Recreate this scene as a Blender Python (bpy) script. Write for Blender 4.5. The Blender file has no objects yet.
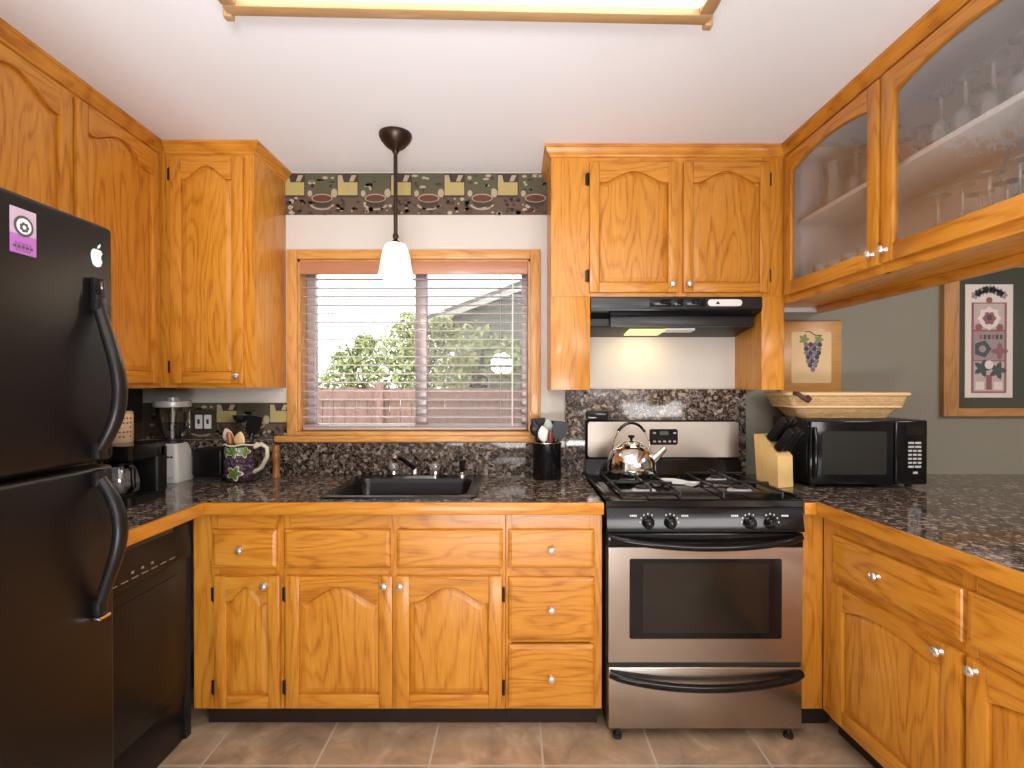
import bpy, bmesh, math, random
from mathutils import Vector, Matrix

random.seed(7)
C = bpy.context.scene.collection
SC = bpy.context.scene
PI = math.pi

# ------------------------------------------------------------------ camera
H = 1.365            # eye height
D = 2.64             # distance to the window wall
CZ = 2.455           # ceiling height
cam_d = bpy.data.cameras.new('camera')
cam = bpy.data.objects.new('camera', cam_d)
C.objects.link(cam)
cam.location = (0, 0, H)
cam.rotation_euler = (PI / 2 - math.radians(0.35), 0, 0)
cam_d.sensor_width = 36
cam_d.lens = 36 * 516 / 1024
cam_d.shift_x = -2 / 1024
cam_d.shift_y = (2 + 3.15) / 1024
cam_d.clip_start = 0.02
SC.camera = cam

# ------------------------------------------------------------------ world, lights, exposure
w = bpy.data.worlds.new('sky')
SC.world = w
w.use_nodes = True
bg = w.node_tree.nodes['Background']
bg.inputs[0].default_value = (0.93, 0.97, 1.0, 1)
bg.inputs[1].default_value = 2.5
SC.view_settings.view_transform = 'Standard'
SC.view_settings.look = 'None'
SC.view_settings.exposure = 0.62
SC.view_settings.gamma = 1
SC.view_settings.use_curve_mapping = False


def area(name, loc, target, sx, sy, power, col):
    l = bpy.data.lights.new(name, 'AREA')
    l.shape = 'RECTANGLE'
    l.size = sx
    l.size_y = sy
    l.energy = power
    l.color = col
    o = bpy.data.objects.new(name, l)
    C.objects.link(o)
    o.location = loc
    d = Vector(target) - Vector(loc)
    o.rotation_euler = d.to_track_quat('-Z', 'Y').to_euler()
    return o


WARM = (1.0, 0.90, 0.80)
area('room_fill', (0.0, -0.75, 0.30), (0.0, -0.30, 2.455), 1.4, 0.8, 62, (0.97, 0.97, 1.0))  # added fill panel near the floor, facing up to brighten the ceiling
up_ = bpy.data.lights.new('ceiling_fill', 'SPOT')  # added fill spot, bounced off the ceiling behind the camera
up_.energy = 50
up_.color = (0.97, 0.97, 1.0)
up_.spot_size = math.radians(160)
up_.spot_blend = 0.5
up_.shadow_soft_size = 0.25
upo = bpy.data.objects.new('ceiling_fill', up_)
C.objects.link(upo)
upo.location = (0.0, -0.55, 1.80)
upo.rotation_euler = (math.radians(180), 0, 0)
fl_ = bpy.data.lights.new('bounce_flash', 'SPOT')
fl_.energy = 58
fl_.color = (0.98, 0.97, 1.0)
fl_.spot_size = math.radians(74)
fl_.spot_blend = 0.9
fl_.shadow_soft_size = 0.12
flo = bpy.data.objects.new('bounce_flash', fl_)
C.objects.link(flo)
flo.location = (-0.13, -0.05, 1.60)
flo.rotation_euler = (Vector((-0.45, 1.85, 2.42)) - Vector(flo.location)).to_track_quat('-Z', 'Y').to_euler()
area('rear_fill', (1.75, -2.3, 1.97), (-0.2, 2.6, 1.1), 2.4, 0.85, 48, (1.0, 0.97, 0.95))  # added fill panel behind the camera, no window at its back
area('dining_fill', (2.9, 0.6, 2.3), (2.7, 1.0, 0), 0.6, 0.6, 22, WARM)  # added unseen fill panel over the dining side, no fixture modelled
CEIL_EMIT = 3.2

# ------------------------------------------------------------------ materials


def new_mat(name):
    m = bpy.data.materials.new(name)
    m.use_nodes = True
    nt = m.node_tree
    p = nt.nodes['Principled BSDF']
    return m, nt, p


def plain(name, col, rough=0.5, metal=0.0, emit=None, estr=0.0, coat=0.0, spec=None):
    m, nt, p = new_mat(name)
    p.inputs['Base Color'].default_value = (*col, 1)
    p.inputs['Roughness'].default_value = rough
    p.inputs['Metallic'].default_value = metal
    if coat:
        p.inputs['Coat Weight'].default_value = coat
        p.inputs['Coat Roughness'].default_value = 0.08
    if spec is not None:
        p.inputs['Specular IOR Level'].default_value = spec
    if emit:
        p.inputs['Emission Color'].default_value = (*emit, 1)
        p.inputs['Emission Strength'].default_value = estr
    # faint tone variation so that nothing is perfectly flat
    n = nt.nodes.new('ShaderNodeTexNoise')
    n.inputs['Scale'].default_value = 14
    tc = nt.nodes.new('ShaderNodeTexCoord')
    nt.links.new(tc.outputs['Object'], n.inputs['Vector'])
    mx = nt.nodes.new('ShaderNodeMix')
    mx.data_type = 'RGBA'
    mx.inputs[0].default_value = 1
    nt.links.new(n.outputs['Fac'], mx.inputs[0])
    mx.inputs[6].default_value = (*[c * 0.93 for c in col], 1)
    mx.inputs[7].default_value = (*[min(1, c * 1.05) for c in col], 1)
    nt.links.new(mx.outputs[2], p.inputs['Base Color'])
    return m


def ramp(nt, stops, interp='LINEAR'):
    r = nt.nodes.new('ShaderNodeValToRGB')
    r.color_ramp.interpolation = interp
    els = r.color_ramp.elements
    while len(els) < len(stops):
        els.new(0.5)
    for e, (p, c) in zip(els, stops):
        e.position = p
        e.color = (*c, 1)
    return r


def math_node(nt, op, a=None, b=None):
    n = nt.nodes.new('ShaderNodeMath')
    n.operation = op
    for i, v in enumerate((a, b)):
        if v is None:
            continue
        if isinstance(v, (int, float)):
            n.inputs[i].default_value = v
        else:
            nt.links.new(v, n.inputs[i])
    return n.outputs[0]


def oak(name, axis, light, mid, dark, rough=0.33, figure=1.0):
    """varnished oak, grain running along one object axis"""
    m, nt, p = new_mat(name)
    L = nt.links
    tc = nt.nodes.new('ShaderNodeTexCoord')
    oi = nt.nodes.new('ShaderNodeObjectInfo')
    sp = nt.nodes.new('ShaderNodeSeparateXYZ')
    L.new(tc.outputs['Object'], sp.inputs[0])
    ax = {'x': 0, 'y': 1, 'z': 2}[axis]
    oth = [i for i in range(3) if i != ax]
    u = math_node(nt, 'ADD', sp.outputs[oth[0]], sp.outputs[oth[1]])
    off = math_node(nt, 'MULTIPLY', oi.outputs['Random'], 9.7)
    u = math_node(nt, 'ADD', u, off)
    off2 = math_node(nt, 'MULTIPLY', oi.outputs['Random'], 23.1)
    v = math_node(nt, 'ADD', sp.outputs[ax], off2)
    # broad cathedral figure
    cb = nt.nodes.new('ShaderNodeCombineXYZ')
    L.new(u, cb.inputs[0])
    L.new(math_node(nt, 'MULTIPLY', v, 0.17), cb.inputs[1])
    nz = nt.nodes.new('ShaderNodeTexNoise')
    nz.inputs['Scale'].default_value = 8.5
    nz.inputs['Detail'].default_value = 1.5
    nz.inputs['Roughness'].default_value = 0.45
    L.new(cb.outputs[0], nz.inputs['Vector'])
    ph = math_node(nt, 'MULTIPLY', nz.outputs['Fac'], 62.0)
    ph = math_node(nt, 'ADD', ph, math_node(nt, 'MULTIPLY', u, 70.0))
    sn = math_node(nt, 'SINE', ph)
    fig = math_node(nt, 'MULTIPLY_ADD', sn, 0.5)
    nt.nodes[-1].inputs[2].default_value = 0.5
    fig = math_node(nt, 'POWER', fig, 2.6)
    # pores and streaks
    cb2 = nt.nodes.new('ShaderNodeCombineXYZ')
    L.new(math_node(nt, 'MULTIPLY', u, 150.0), cb2.inputs[0])
    L.new(math_node(nt, 'MULTIPLY', v, 11.0), cb2.inputs[1])
    n2 = nt.nodes.new('ShaderNodeTexNoise')
    n2.inputs['Scale'].default_value = 1.0
    n2.inputs['Detail'].default_value = 2
    L.new(cb2.outputs[0], n2.inputs['Vector'])
    # board to board tone
    cb3 = nt.nodes.new('ShaderNodeCombineXYZ')
    L.new(math_node(nt, 'MULTIPLY', u, 9.0), cb3.inputs[0])
    L.new(math_node(nt, 'MULTIPLY', v, 1.1), cb3.inputs[1])
    n3 = nt.nodes.new('ShaderNodeTexNoise')
    n3.inputs['Scale'].default_value = 1.0
    n3.inputs['Detail'].default_value = 3
    L.new(cb3.outputs[0], n3.inputs['Vector'])
    a = math_node(nt, 'MULTIPLY', fig, 0.20 * figure)
    b = math_node(nt, 'MULTIPLY', n2.outputs['Fac'], 0.56)
    c = math_node(nt, 'MULTIPLY', n3.outputs['Fac'], 0.50)
    s = math_node(nt, 'ADD', math_node(nt, 'ADD', a, b), c)
    r = ramp(nt, [(0.36, light), (0.66, mid), (0.95, dark)])
    L.new(s, r.inputs[0])
    L.new(r.outputs[0], p.inputs['Base Color'])
    p.inputs['Roughness'].default_value = rough
    p.inputs['Coat Weight'].default_value = 0.12
    p.inputs['Coat Roughness'].default_value = 0.12
    bp = nt.nodes.new('ShaderNodeBump')
    bp.inputs['Strength'].default_value = 0.06
    bp.inputs['Distance'].default_value = 0.002
    L.new(s, bp.inputs['Height'])
    L.new(bp.outputs[0], p.inputs['Normal'])
    return m


OL, OM, OD = (0.66, 0.292, 0.036), (0.55, 0.211, 0.018), (0.29, 0.082, 0.005)
OAK = {a: oak('oak_' + a, a, OL, OM, OD) for a in 'xyz'}
TL, TM, TD = (0.62, 0.34, 0.12), (0.52, 0.26, 0.08), (0.34, 0.14, 0.035)
PINE = {a: oak('window_oak_' + a, a, (0.66, 0.34, 0.10), (0.56, 0.26, 0.066), (0.36, 0.14, 0.03)) for a in 'xyz'}
VAL = oak('valance_wood', 'x', (0.48, 0.22, 0.12), (0.43, 0.185, 0.095), (0.34, 0.13, 0.06), figure=0.3)
FRAMEW = {a: oak('picture_frame_oak_' + a, a, (0.45, 0.23, 0.08), (0.36, 0.17, 0.055), (0.20, 0.08, 0.02)) for a in 'xz'}
BLOCK = oak('knife_block_wood', 'z', (0.78, 0.55, 0.24), (0.70, 0.46, 0.18), (0.50, 0.28, 0.09), figure=0.3)
MILLW = oak('mill_wood', 'z', (0.42, 0.18, 0.05), (0.32, 0.12, 0.03), (0.16, 0.05, 0.01))
SPOONW = oak('spoon_wood', 'z', (0.75, 0.55, 0.28), (0.66, 0.45, 0.2), (0.5, 0.3, 0.12), figure=0.2)


def granite():
    m, nt, p = new_mat('granite')
    L = nt.links
    tc = nt.nodes.new('ShaderNodeTexCoord')
    nz = nt.nodes.new('ShaderNodeTexNoise')
    nz.inputs['Scale'].default_value = 60
    L.new(tc.outputs['Object'], nz.inputs['Vector'])
    mx = nt.nodes.new('ShaderNodeMix')
    mx.data_type = 'RGBA'
    mx.blend_type = 'ADD'
    mx.inputs[0].default_value = 0.016
    L.new(tc.outputs['Object'], mx.inputs[6])
    L.new(nz.outputs['Color'], mx.inputs[7])
    cols = []
    for sc, stops in ((62, [(0.0, (0.020, 0.015, 0.013)), (0.36, (0.055, 0.038, 0.030)), (0.58, (0.15, 0.11, 0.085)),
                            (0.76, (0.27, 0.21, 0.17)), (0.90, (0.46, 0.38, 0.31))]),
                      (150, [(0.0, (0.012, 0.010, 0.010)), (0.42, (0.07, 0.045, 0.035)), (0.66, (0.20, 0.155, 0.125)),
                             (0.87, (0.40, 0.33, 0.28))])):
        vo = nt.nodes.new('ShaderNodeTexVoronoi')
        vo.inputs['Scale'].default_value = sc
        L.new(mx.outputs[2], vo.inputs['Vector'])
        sp = nt.nodes.new('ShaderNodeSeparateColor')
        L.new(vo.outputs['Color'], sp.inputs[0])
        r = ramp(nt, stops, 'CONSTANT')
        L.new(sp.outputs[0], r.inputs[0])
        cols.append(r.outputs[0])
    m2 = nt.nodes.new('ShaderNodeMix')
    m2.data_type = 'RGBA'
    m2.inputs[0].default_value = 0.42
    L.new(cols[0], m2.inputs[6])
    L.new(cols[1], m2.inputs[7])
    L.new(m2.outputs[2], p.inputs['Base Color'])
    p.inputs['Roughness'].default_value = 0.09
    return m


GRANITE = granite()


def tile_floor():
    m, nt, p = new_mat('slate_tile')
    L = nt.links
    tc = nt.nodes.new('ShaderNodeTexCoord')
    mp = nt.nodes.new('ShaderNodeMapping')
    L.new(tc.outputs['Object'], mp.inputs[0])
    mp.inputs['Location'].default_value = (0.305 + 0.41 * 20, -1.847 + 0.41 * 20, 0)
    br = nt.nodes.new('ShaderNodeTexBrick')
    br.offset = 0
    br.inputs['Scale'].default_value = 1
    br.inputs['Brick Width'].default_value = 0.41
    br.inputs['Row Height'].default_value = 0.41
    br.inputs['Mortar Size'].default_value = 0.0045
    br.inputs['Mortar Smooth'].default_value = 0.2
    br.inputs['Color1'].default_value = (0.0, 0.0, 0.0, 1)
    br.inputs['Color2'].default_value = (1, 1, 1, 1)
    L.new(mp.outputs[0], br.inputs['Vector'])
    n1 = nt.nodes.new('ShaderNodeTexNoise')
    n1.inputs['Scale'].default_value = 5.5
    n1.inputs['Detail'].default_value = 9
    n1.inputs['Roughness'].default_value = 0.62
    n1.inputs['Distortion'].default_value = 0.8
    L.new(tc.outputs['Object'], n1.inputs['Vector'])
    n2 = nt.nodes.new('ShaderNodeTexNoise')
    n2.inputs['Scale'].default_value = 2.3
    n2.inputs['Detail'].default_value = 4
    L.new(tc.outputs['Object'], n2.inputs['Vector'])
    sp = nt.nodes.new('ShaderNodeSeparateColor')
    L.new(br.outputs['Color'], sp.inputs[0])
    s = math_node(nt, 'ADD', math_node(nt, 'MULTIPLY', n1.outputs['Fac'], 0.75),
                  math_node(nt, 'ADD', math_node(nt, 'MULTIPLY', n2.outputs['Fac'], 0.35),
                            math_node(nt, 'MULTIPLY', sp.outputs[0], 0.10)))
    r = ramp(nt, [(0.38, (0.17, 0.115, 0.070)), (0.50, (0.31, 0.21, 0.135)), (0.62, (0.44, 0.30, 0.185)), (0.76, (0.62, 0.48, 0.34))])
    L.new(s, r.inputs[0])
    mx = nt.nodes.new('ShaderNodeMix')
    mx.data_type = 'RGBA'
    L.new(br.outputs['Fac'], mx.inputs[0])
    L.new(r.outputs[0], mx.inputs[6])
    mx.inputs[7].default_value = (0.52, 0.44, 0.35, 1)
    L.new(mx.outputs[2], p.inputs['Base Color'])
    p.inputs['Roughness'].default_value = 0.42
    bp = nt.nodes.new('ShaderNodeBump')
    bp.inputs['Strength'].default_value = 0.3
    bp.inputs['Distance'].default_value = 0.004
    h = math_node(nt, 'SUBTRACT', n1.outputs['Fac'], br.outputs['Fac'])
    L.new(h, bp.inputs['Height'])
    L.new(bp.outputs[0], p.inputs['Normal'])
    return m


def rough_paint(name, col, scale=260, strength=0.12, rough=0.75):
    m, nt, p = new_mat(name)
    p.inputs['Base Color'].default_value = (*col, 1)
    p.inputs['Roughness'].default_value = rough
    tc = nt.nodes.new('ShaderNodeTexCoord')
    n = nt.nodes.new('ShaderNodeTexNoise')
    n.inputs['Scale'].default_value = scale
    n.inputs['Detail'].default_value = 3
    nt.links.new(tc.outputs['Object'], n.inputs['Vector'])
    bp = nt.nodes.new('ShaderNodeBump')
    bp.inputs['Strength'].default_value = strength
    bp.inputs['Distance'].default_value = 0.003
    nt.links.new(n.outputs['Fac'], bp.inputs['Height'])
    nt.links.new(bp.outputs[0], p.inputs['Normal'])
    return m


def thin_glass(name, tint=(1, 1, 1), rough=0.02, base=0.05, ripple=0.0, veil=0.0, veil_col=(0.5, 0.5, 0.5), fres=0.75):
    """a pane: mostly see-through, mirror-like at grazing angles"""
    m, nt, p = new_mat(name)
    nt.nodes.remove(p)
    L = nt.links
    out = nt.nodes['Material Output']
    tr = nt.nodes.new('ShaderNodeBsdfTransparent')
    tr.inputs[0].default_value = (*tint, 1)
    gl = nt.nodes.new('ShaderNodeBsdfGlossy')
    gl.inputs['Roughness'].default_value = rough
    lw = nt.nodes.new('ShaderNodeLayerWeight')
    lw.inputs['Blend'].default_value = 0.25
    f = math_node(nt, 'ADD', math_node(nt, 'MULTIPLY', lw.outputs['Fresnel'], fres), base)
    mx = nt.nodes.new('ShaderNodeMixShader')
    L.new(f, mx.inputs[0])
    L.new(tr.outputs[0], mx.inputs[1])
    L.new(gl.outputs[0], mx.inputs[2])
    last = mx
    if ripple:
        tc = nt.nodes.new('ShaderNodeTexCoord')
        n = nt.nodes.new('ShaderNodeTexNoise')
        n.inputs['Scale'].default_value = 34
        n.inputs['Detail'].default_value = 2
        L.new(tc.outputs['Object'], n.inputs['Vector'])
        bp = nt.nodes.new('ShaderNodeBump')
        bp.inputs['Strength'].default_value = ripple
        bp.inputs['Distance'].default_value = 0.01
        L.new(n.outputs['Fac'], bp.inputs['Height'])
        L.new(bp.outputs[0], gl.inputs['Normal'])
        L.new(bp.outputs[0], lw.inputs['Normal'])
    if veil:
        df = nt.nodes.new('ShaderNodeBsdfDiffuse')
        df.inputs[0].default_value = (*veil_col, 1)
        m2 = nt.nodes.new('ShaderNodeMixShader')
        m2.inputs[0].default_value = veil
        L.new(mx.outputs[0], m2.inputs[1])
        L.new(df.outputs[0], m2.inputs[2])
        last = m2
    L.new(last.outputs[0], out.inputs[0])
    return m


WHITE_WALL = rough_paint('white_wall_paint', (0.62, 0.575, 0.52), 180, 0.08)
GREEN_WALL = rough_paint('sage_green_wall_paint', (0.20, 0.185, 0.145), 180, 0.08)
CEIL = rough_paint('ceiling_texture_paint', (0.83, 0.85, 0.89), 110, 0.22)
TILE = tile_floor()
STEEL = plain('brushed_stainless', (0.45, 0.40, 0.35), 0.29, 1.0)
CHROME = plain('chrome', (0.80, 0.77, 0.74), 0.06, 1.0)
NICKEL = plain('satin_nickel', (0.84, 0.77, 0.70), 0.24, 0.8)
BRONZE = plain('dark_bronze', (0.055, 0.035, 0.025), 0.35, 0.8)
BLACK = plain('gloss_black', (0.006, 0.006, 0.0065), 0.12, spec=0.35)
BLACK2 = plain('satin_black', (0.008, 0.0075, 0.0075), 0.34, spec=0.3)
BLACK3 = plain('matte_black', (0.012, 0.011, 0.011), 0.6)
FRIDGE = rough_paint('textured_black_enamel', (0.0055, 0.0042, 0.004), 420, 0.2, 0.30)
FRIDGE.node_tree.nodes['Principled BSDF'].inputs['Specular IOR Level'].default_value = 0.28
GREY = plain('charcoal_grey', (0.018, 0.019, 0.021), 0.32)
DGLASS = plain('dark_oven_glass', (0.016, 0.012, 0.009), 0.07, spec=0.4)
MGLASS = plain('microwave_glass', (0.028, 0.027, 0.025), 0.12)
WHITEP = plain('white_plastic', (0.82, 0.80, 0.76), 0.35)
CREAM = plain('cream_paper', (0.64, 0.46, 0.25), 0.7)
SILVERP = plain('silver_plastic', (0.62, 0.61, 0.60), 0.32, 0.35)
MARK = plain('white_print', (0.72, 0.72, 0.70), 0.5)
GLASSW = thin_glass('window_glass', (0.97, 0.98, 0.98), 0.01, 0.02)
SCREEN = thin_glass('insect_screen_mesh', (0.93, 0.93, 0.93), 0.5, 0.0, 0, 0.16, (0.45, 0.42, 0.42))
RIPPLE = thin_glass('rippled_cabinet_glass', (0.96, 0.96, 0.96), 0.04, 0.01, 0.16, 0.02, (0.62, 0.62, 0.63), fres=0.32)
CRYSTAL = thin_glass('drinking_glass', (0.93, 0.94, 0.94), 0.04, 0.12, 0, 0.10, (0.9, 0.9, 0.9))
JARG = thin_glass('blender_jar_glass', (0.90, 0.91, 0.91), 0.05, 0.10)
CLEARK = thin_glass('clear_acrylic', (0.9, 0.9, 0.9), 0.04, 0.22, 0, 0.15, (0.8, 0.8, 0.8))
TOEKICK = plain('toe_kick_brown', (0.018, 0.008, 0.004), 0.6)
INSIDE = plain('cabinet_lining_grey', (0.68, 0.67, 0.66), 0.5)
SLAT = plain('blind_slat_white', (0.46, 0.38, 0.355), 0.45)
ALU = plain('aluminium_window_frame', (0.52, 0.46, 0.47), 0.4, 0.3)
BLENDW = plain('blender_pale_grey', (0.66, 0.645, 0.625), 0.38)
DIFF = plain('light_diffuser', (0.9, 0.88, 0.84), 0.5, 0, (1.0, 0.93, 0.83), CEIL_EMIT)
SHADE = plain('lit_frosted_shade', (0.95, 0.9, 0.8), 0.4, 0, (1.0, 0.86, 0.62), 2.4)
HOODLAMP = plain('lit_hood_lens', (0.6, 0.5, 0.2), 0.4, 0, (1.0, 0.78, 0.25), 1.0)
GAP = plain('dark_gap', (0.01, 0.008, 0.006), 0.8)

# ------------------------------------------------------------------ mesh builder


def world_loc(o):
    v = Vector((0, 0, 0))
    while o is not None:
        v += o.location
        o = o.parent
    return v


class MB:
    def __init__(self):
        self.bm = bmesh.new()
        self.mats = []

    def slot(self, m):
        if m not in self.mats:
            self.mats.append(m)
        return self.mats.index(m)

    def take(self, t, mat, M=None):
        """append a temporary bmesh"""
        s = self.slot(mat)
        vm = {}
        for v in t.verts:
            vm[v] = self.bm.verts.new(M @ v.co if M is not None else v.co)
        for f in t.faces:
            try:
                nf = self.bm.faces.new([vm[v] for v in f.verts])
                nf.material_index = s
            except ValueError:
                pass
        t.free()
        return self

    def box(self, x0, x1, y0, y1, z0, z1, mat, bevel=0.0, seg=2, M=None):
        t = bmesh.new()
        bmesh.ops.create_cube(t, size=1)
        for v in t.verts:
            v.co = Vector(((x0 + x1) / 2 + v.co.x * (x1 - x0), (y0 + y1) / 2 + v.co.y * (y1 - y0), (z0 + z1) / 2 + v.co.z * (z1 - z0)))
        if bevel > 0:
            b = min(bevel, 0.45 * min(abs(x1 - x0), abs(y1 - y0), abs(z1 - z0)))
            bmesh.ops.bevel(t, geom=list(t.edges), offset=b, segments=seg, profile=0.5, affect='EDGES')
        return self.take(t, mat, M)

    def loft(self, rings, mat, cap0=True, cap1=True, closed=True, M=None):
        t = bmesh.new()
        vr = [[t.verts.new(p) for p in r] for r in rings]
        n = len(vr[0])
        for a, b in zip(vr, vr[1:]):
            for i in range(n if closed else n - 1):
                j = (i + 1) % n
                try:
                    t.faces.new((a[i], a[j], b[j], b[i]))
                except ValueError:
                    pass
        if cap0:
            t.faces.new(list(reversed(vr[0])))
        if cap1:
            t.faces.new(vr[-1])
        bmesh.ops.remove_doubles(t, verts=list(t.verts), dist=1e-6)
        bmesh.ops.recalc_face_normals(t, faces=list(t.faces))
        return self.take(t, mat, M)

    def lathe(self, prof, c, mat, seg=24, axis='z', M=None, cap=True):
        rings = []
        for r, h in prof:
            ring = []
            for k in range(seg):
                a = 2 * PI * k / seg
                x, y = max(r, 1e-5) * math.cos(a), max(r, 1e-5) * math.sin(a)
                if axis == 'z':
                    p = (c[0] + x, c[1] + y, c[2] + h)
                elif axis == 'y':
                    p = (c[0] + x, c[1] + h, c[2] + y)
                else:
                    p = (c[0] + h, c[1] + x, c[2] + y)
                ring.append(p)
            rings.append(ring)
        return self.loft(rings, mat, cap, cap, True, M)

    def tube(self, pts, r, mat, seg=10, caps=True, M=None, flat=None):
        pts = [Vector(p) for p in pts]
        n = len(pts)
        rs = r if isinstance(r, (list, tuple)) else [r] * n
        rings = []
        up = None
        for i, p in enumerate(pts):
            d = (pts[min(i + 1, n - 1)] - pts[max(i - 1, 0)]).normalized()
            if up is None:
                up = Vector((0, 0, 1)) if abs(d.z) < 0.9 else Vector((1, 0, 0))
            s = d.cross(up).normalized()
            up = s.cross(d).normalized()
            f = flat or (1, 1)
            rings.append([p + (s * math.cos(2 * PI * k / seg) * f[0] + up * math.sin(2 * PI * k / seg) * f[1]) * rs[i] for k in range(seg)])
        return self.loft(rings, mat, caps, caps, True, M)

    def prism(self, poly, plane, d0, d1, mat, M=None):
        """poly in 2-D extruded; plane 'xz' (along y), 'yz' (along x), 'xy' (along z)"""
        def P(a, b, d):
            return {'xz': (a, d, b), 'yz': (d, a, b), 'xy': (a, b, d)}[plane]
        return self.loft([[P(a, b, d0) for a, b in poly], [P(a, b, d1) for a, b in poly]], mat, True, True, True, M)

    def ball(self, c, r, mat, sub=2, sc=(1, 1, 1)):
        t = bmesh.new()
        bmesh.ops.create_icosphere(t, subdivisions=sub, radius=r)
        for v in t.verts:
            v.co = Vector((v.co.x * sc[0] + c[0], v.co.y * sc[1] + c[1], v.co.z * sc[2] + c[2]))
        return self.take(t, mat)

    def poly(self, pts, mat):
        s = self.slot(mat)
        f = self.bm.faces.new([self.bm.verts.new(p) for p in pts])
        f.material_index = s
        return self

    def build(self, name, parent=None, world=True, smooth=38):
        me = bpy.data.meshes.new(name)
        if parent is not None and world:
            off = world_loc(parent)
            for v in self.bm.verts:
                v.co -= off
        self.bm.to_mesh(me)
        self.bm.free()
        for m in self.mats:
            me.materials.append(m)
        for p in me.polygons:
            p.use_smooth = True
        me.set_sharp_from_angle(angle=math.radians(smooth))
        o = bpy.data.objects.new(name, me)
        C.objects.link(o)
        if parent is not None:
            o.parent = parent
        return o


def thing(name, label, cat, loc=(0, 0, 0), rotz=0.0, group=None):
    o = bpy.data.objects.new(name, None)
    o.empty_display_size = 0.1
    C.objects.link(o)
    o.location = loc
    o.rotation_euler = (0, 0, rotz)
    o['label'] = label
    o['category'] = cat
    if group:
        o['group'] = group
    return o


def tag(o, label, cat, group=None, kind=None):
    o['label'] = label
    o['category'] = cat
    if group:
        o['group'] = group
    if kind:
        o['kind'] = kind
    return o


def struct(o):
    o['kind'] = 'structure'
    return o


def dup(o, parent=None):
    c = o.copy()
    C.objects.link(c)
    if parent is not None:
        c.parent = parent
    for ch in list(o.children):
        dup(ch, c)
    return c


def rrect(x0, x1, z0, z1, r, n=5):
    pts = []
    for cx, cz, a0 in ((x1 - r, z1 - r, 0), (x0 + r, z1 - r, 90), (x0 + r, z0 + r, 180), (x1 - r, z0 + r, 270)):
        for k in range(n + 1):
            a = math.radians(a0 + 90 * k / n)
            pts.append((cx + r * math.cos(a), cz + r * math.sin(a)))
    return pts


# ------------------------------------------------------------------ room shell
XL, XR, YF = -1.90, 4.3, -2.6
m = MB(); m.box(XL - .1, XR + .1, YF - .1, D + .15, -0.1, 0, TILE); struct(m.build('floor'))
m = MB(); m.box(XL - .1, XR + .1, YF - .1, D + .15, CZ, CZ + .1, CEIL); struct(m.build('ceiling'))
m = MB(); m.box(XL - .1, XL, YF, D, 0, CZ, WHITE_WALL); struct(m.build('wall_left'))
m = MB(); m.box(XR, XR + .1, YF, D, 0, CZ, GREEN_WALL); struct(m.build('wall_right'))
m = MB(); m.box(XL - .1, XR + .1, YF - .1, YF, 0, CZ, WHITE_WALL); struct(m.build('wall_front'))
# window opening
WX0, WX1, WZ0, WZ1 = -1.105, 0.085, 1.125, 2.012
WT = 0.14
m = MB()
m.box(XL - .1, WX0, D, D + WT, 0, CZ, WHITE_WALL)
m.box(WX1, 1.17, D, D + WT, 0, CZ, WHITE_WALL)
m.box(WX0, WX1, D, D + WT, 0, WZ0, WHITE_WALL)
m.box(WX0, WX1, D, D + WT, WZ1, CZ, WHITE_WALL)
m.box(1.17, XR + .1, D, D + WT, 0, CZ, GREEN_WALL)
struct(m.build('wall_back'))

# ------------------------------------------------------------------ wallpaper borders with coffee cups
PAP = plain('wallpaper_brown', (0.105, 0.066, 0.043), 0.7)
PAP_G = plain('wallpaper_green', (0.085, 0.084, 0.042), 0.7)
PAP_Y = plain('wallpaper_yellow', (0.42, 0.34, 0.13), 0.7)
PAP_C = plain('wallpaper_cream', (0.40, 0.33, 0.23), 0.7)
PAP_D = plain('wallpaper_dark', (0.045, 0.032, 0.022), 0.7)
PAP_R = plain('wallpaper_coffee', (0.115, 0.035, 0.018), 0.7)


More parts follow.
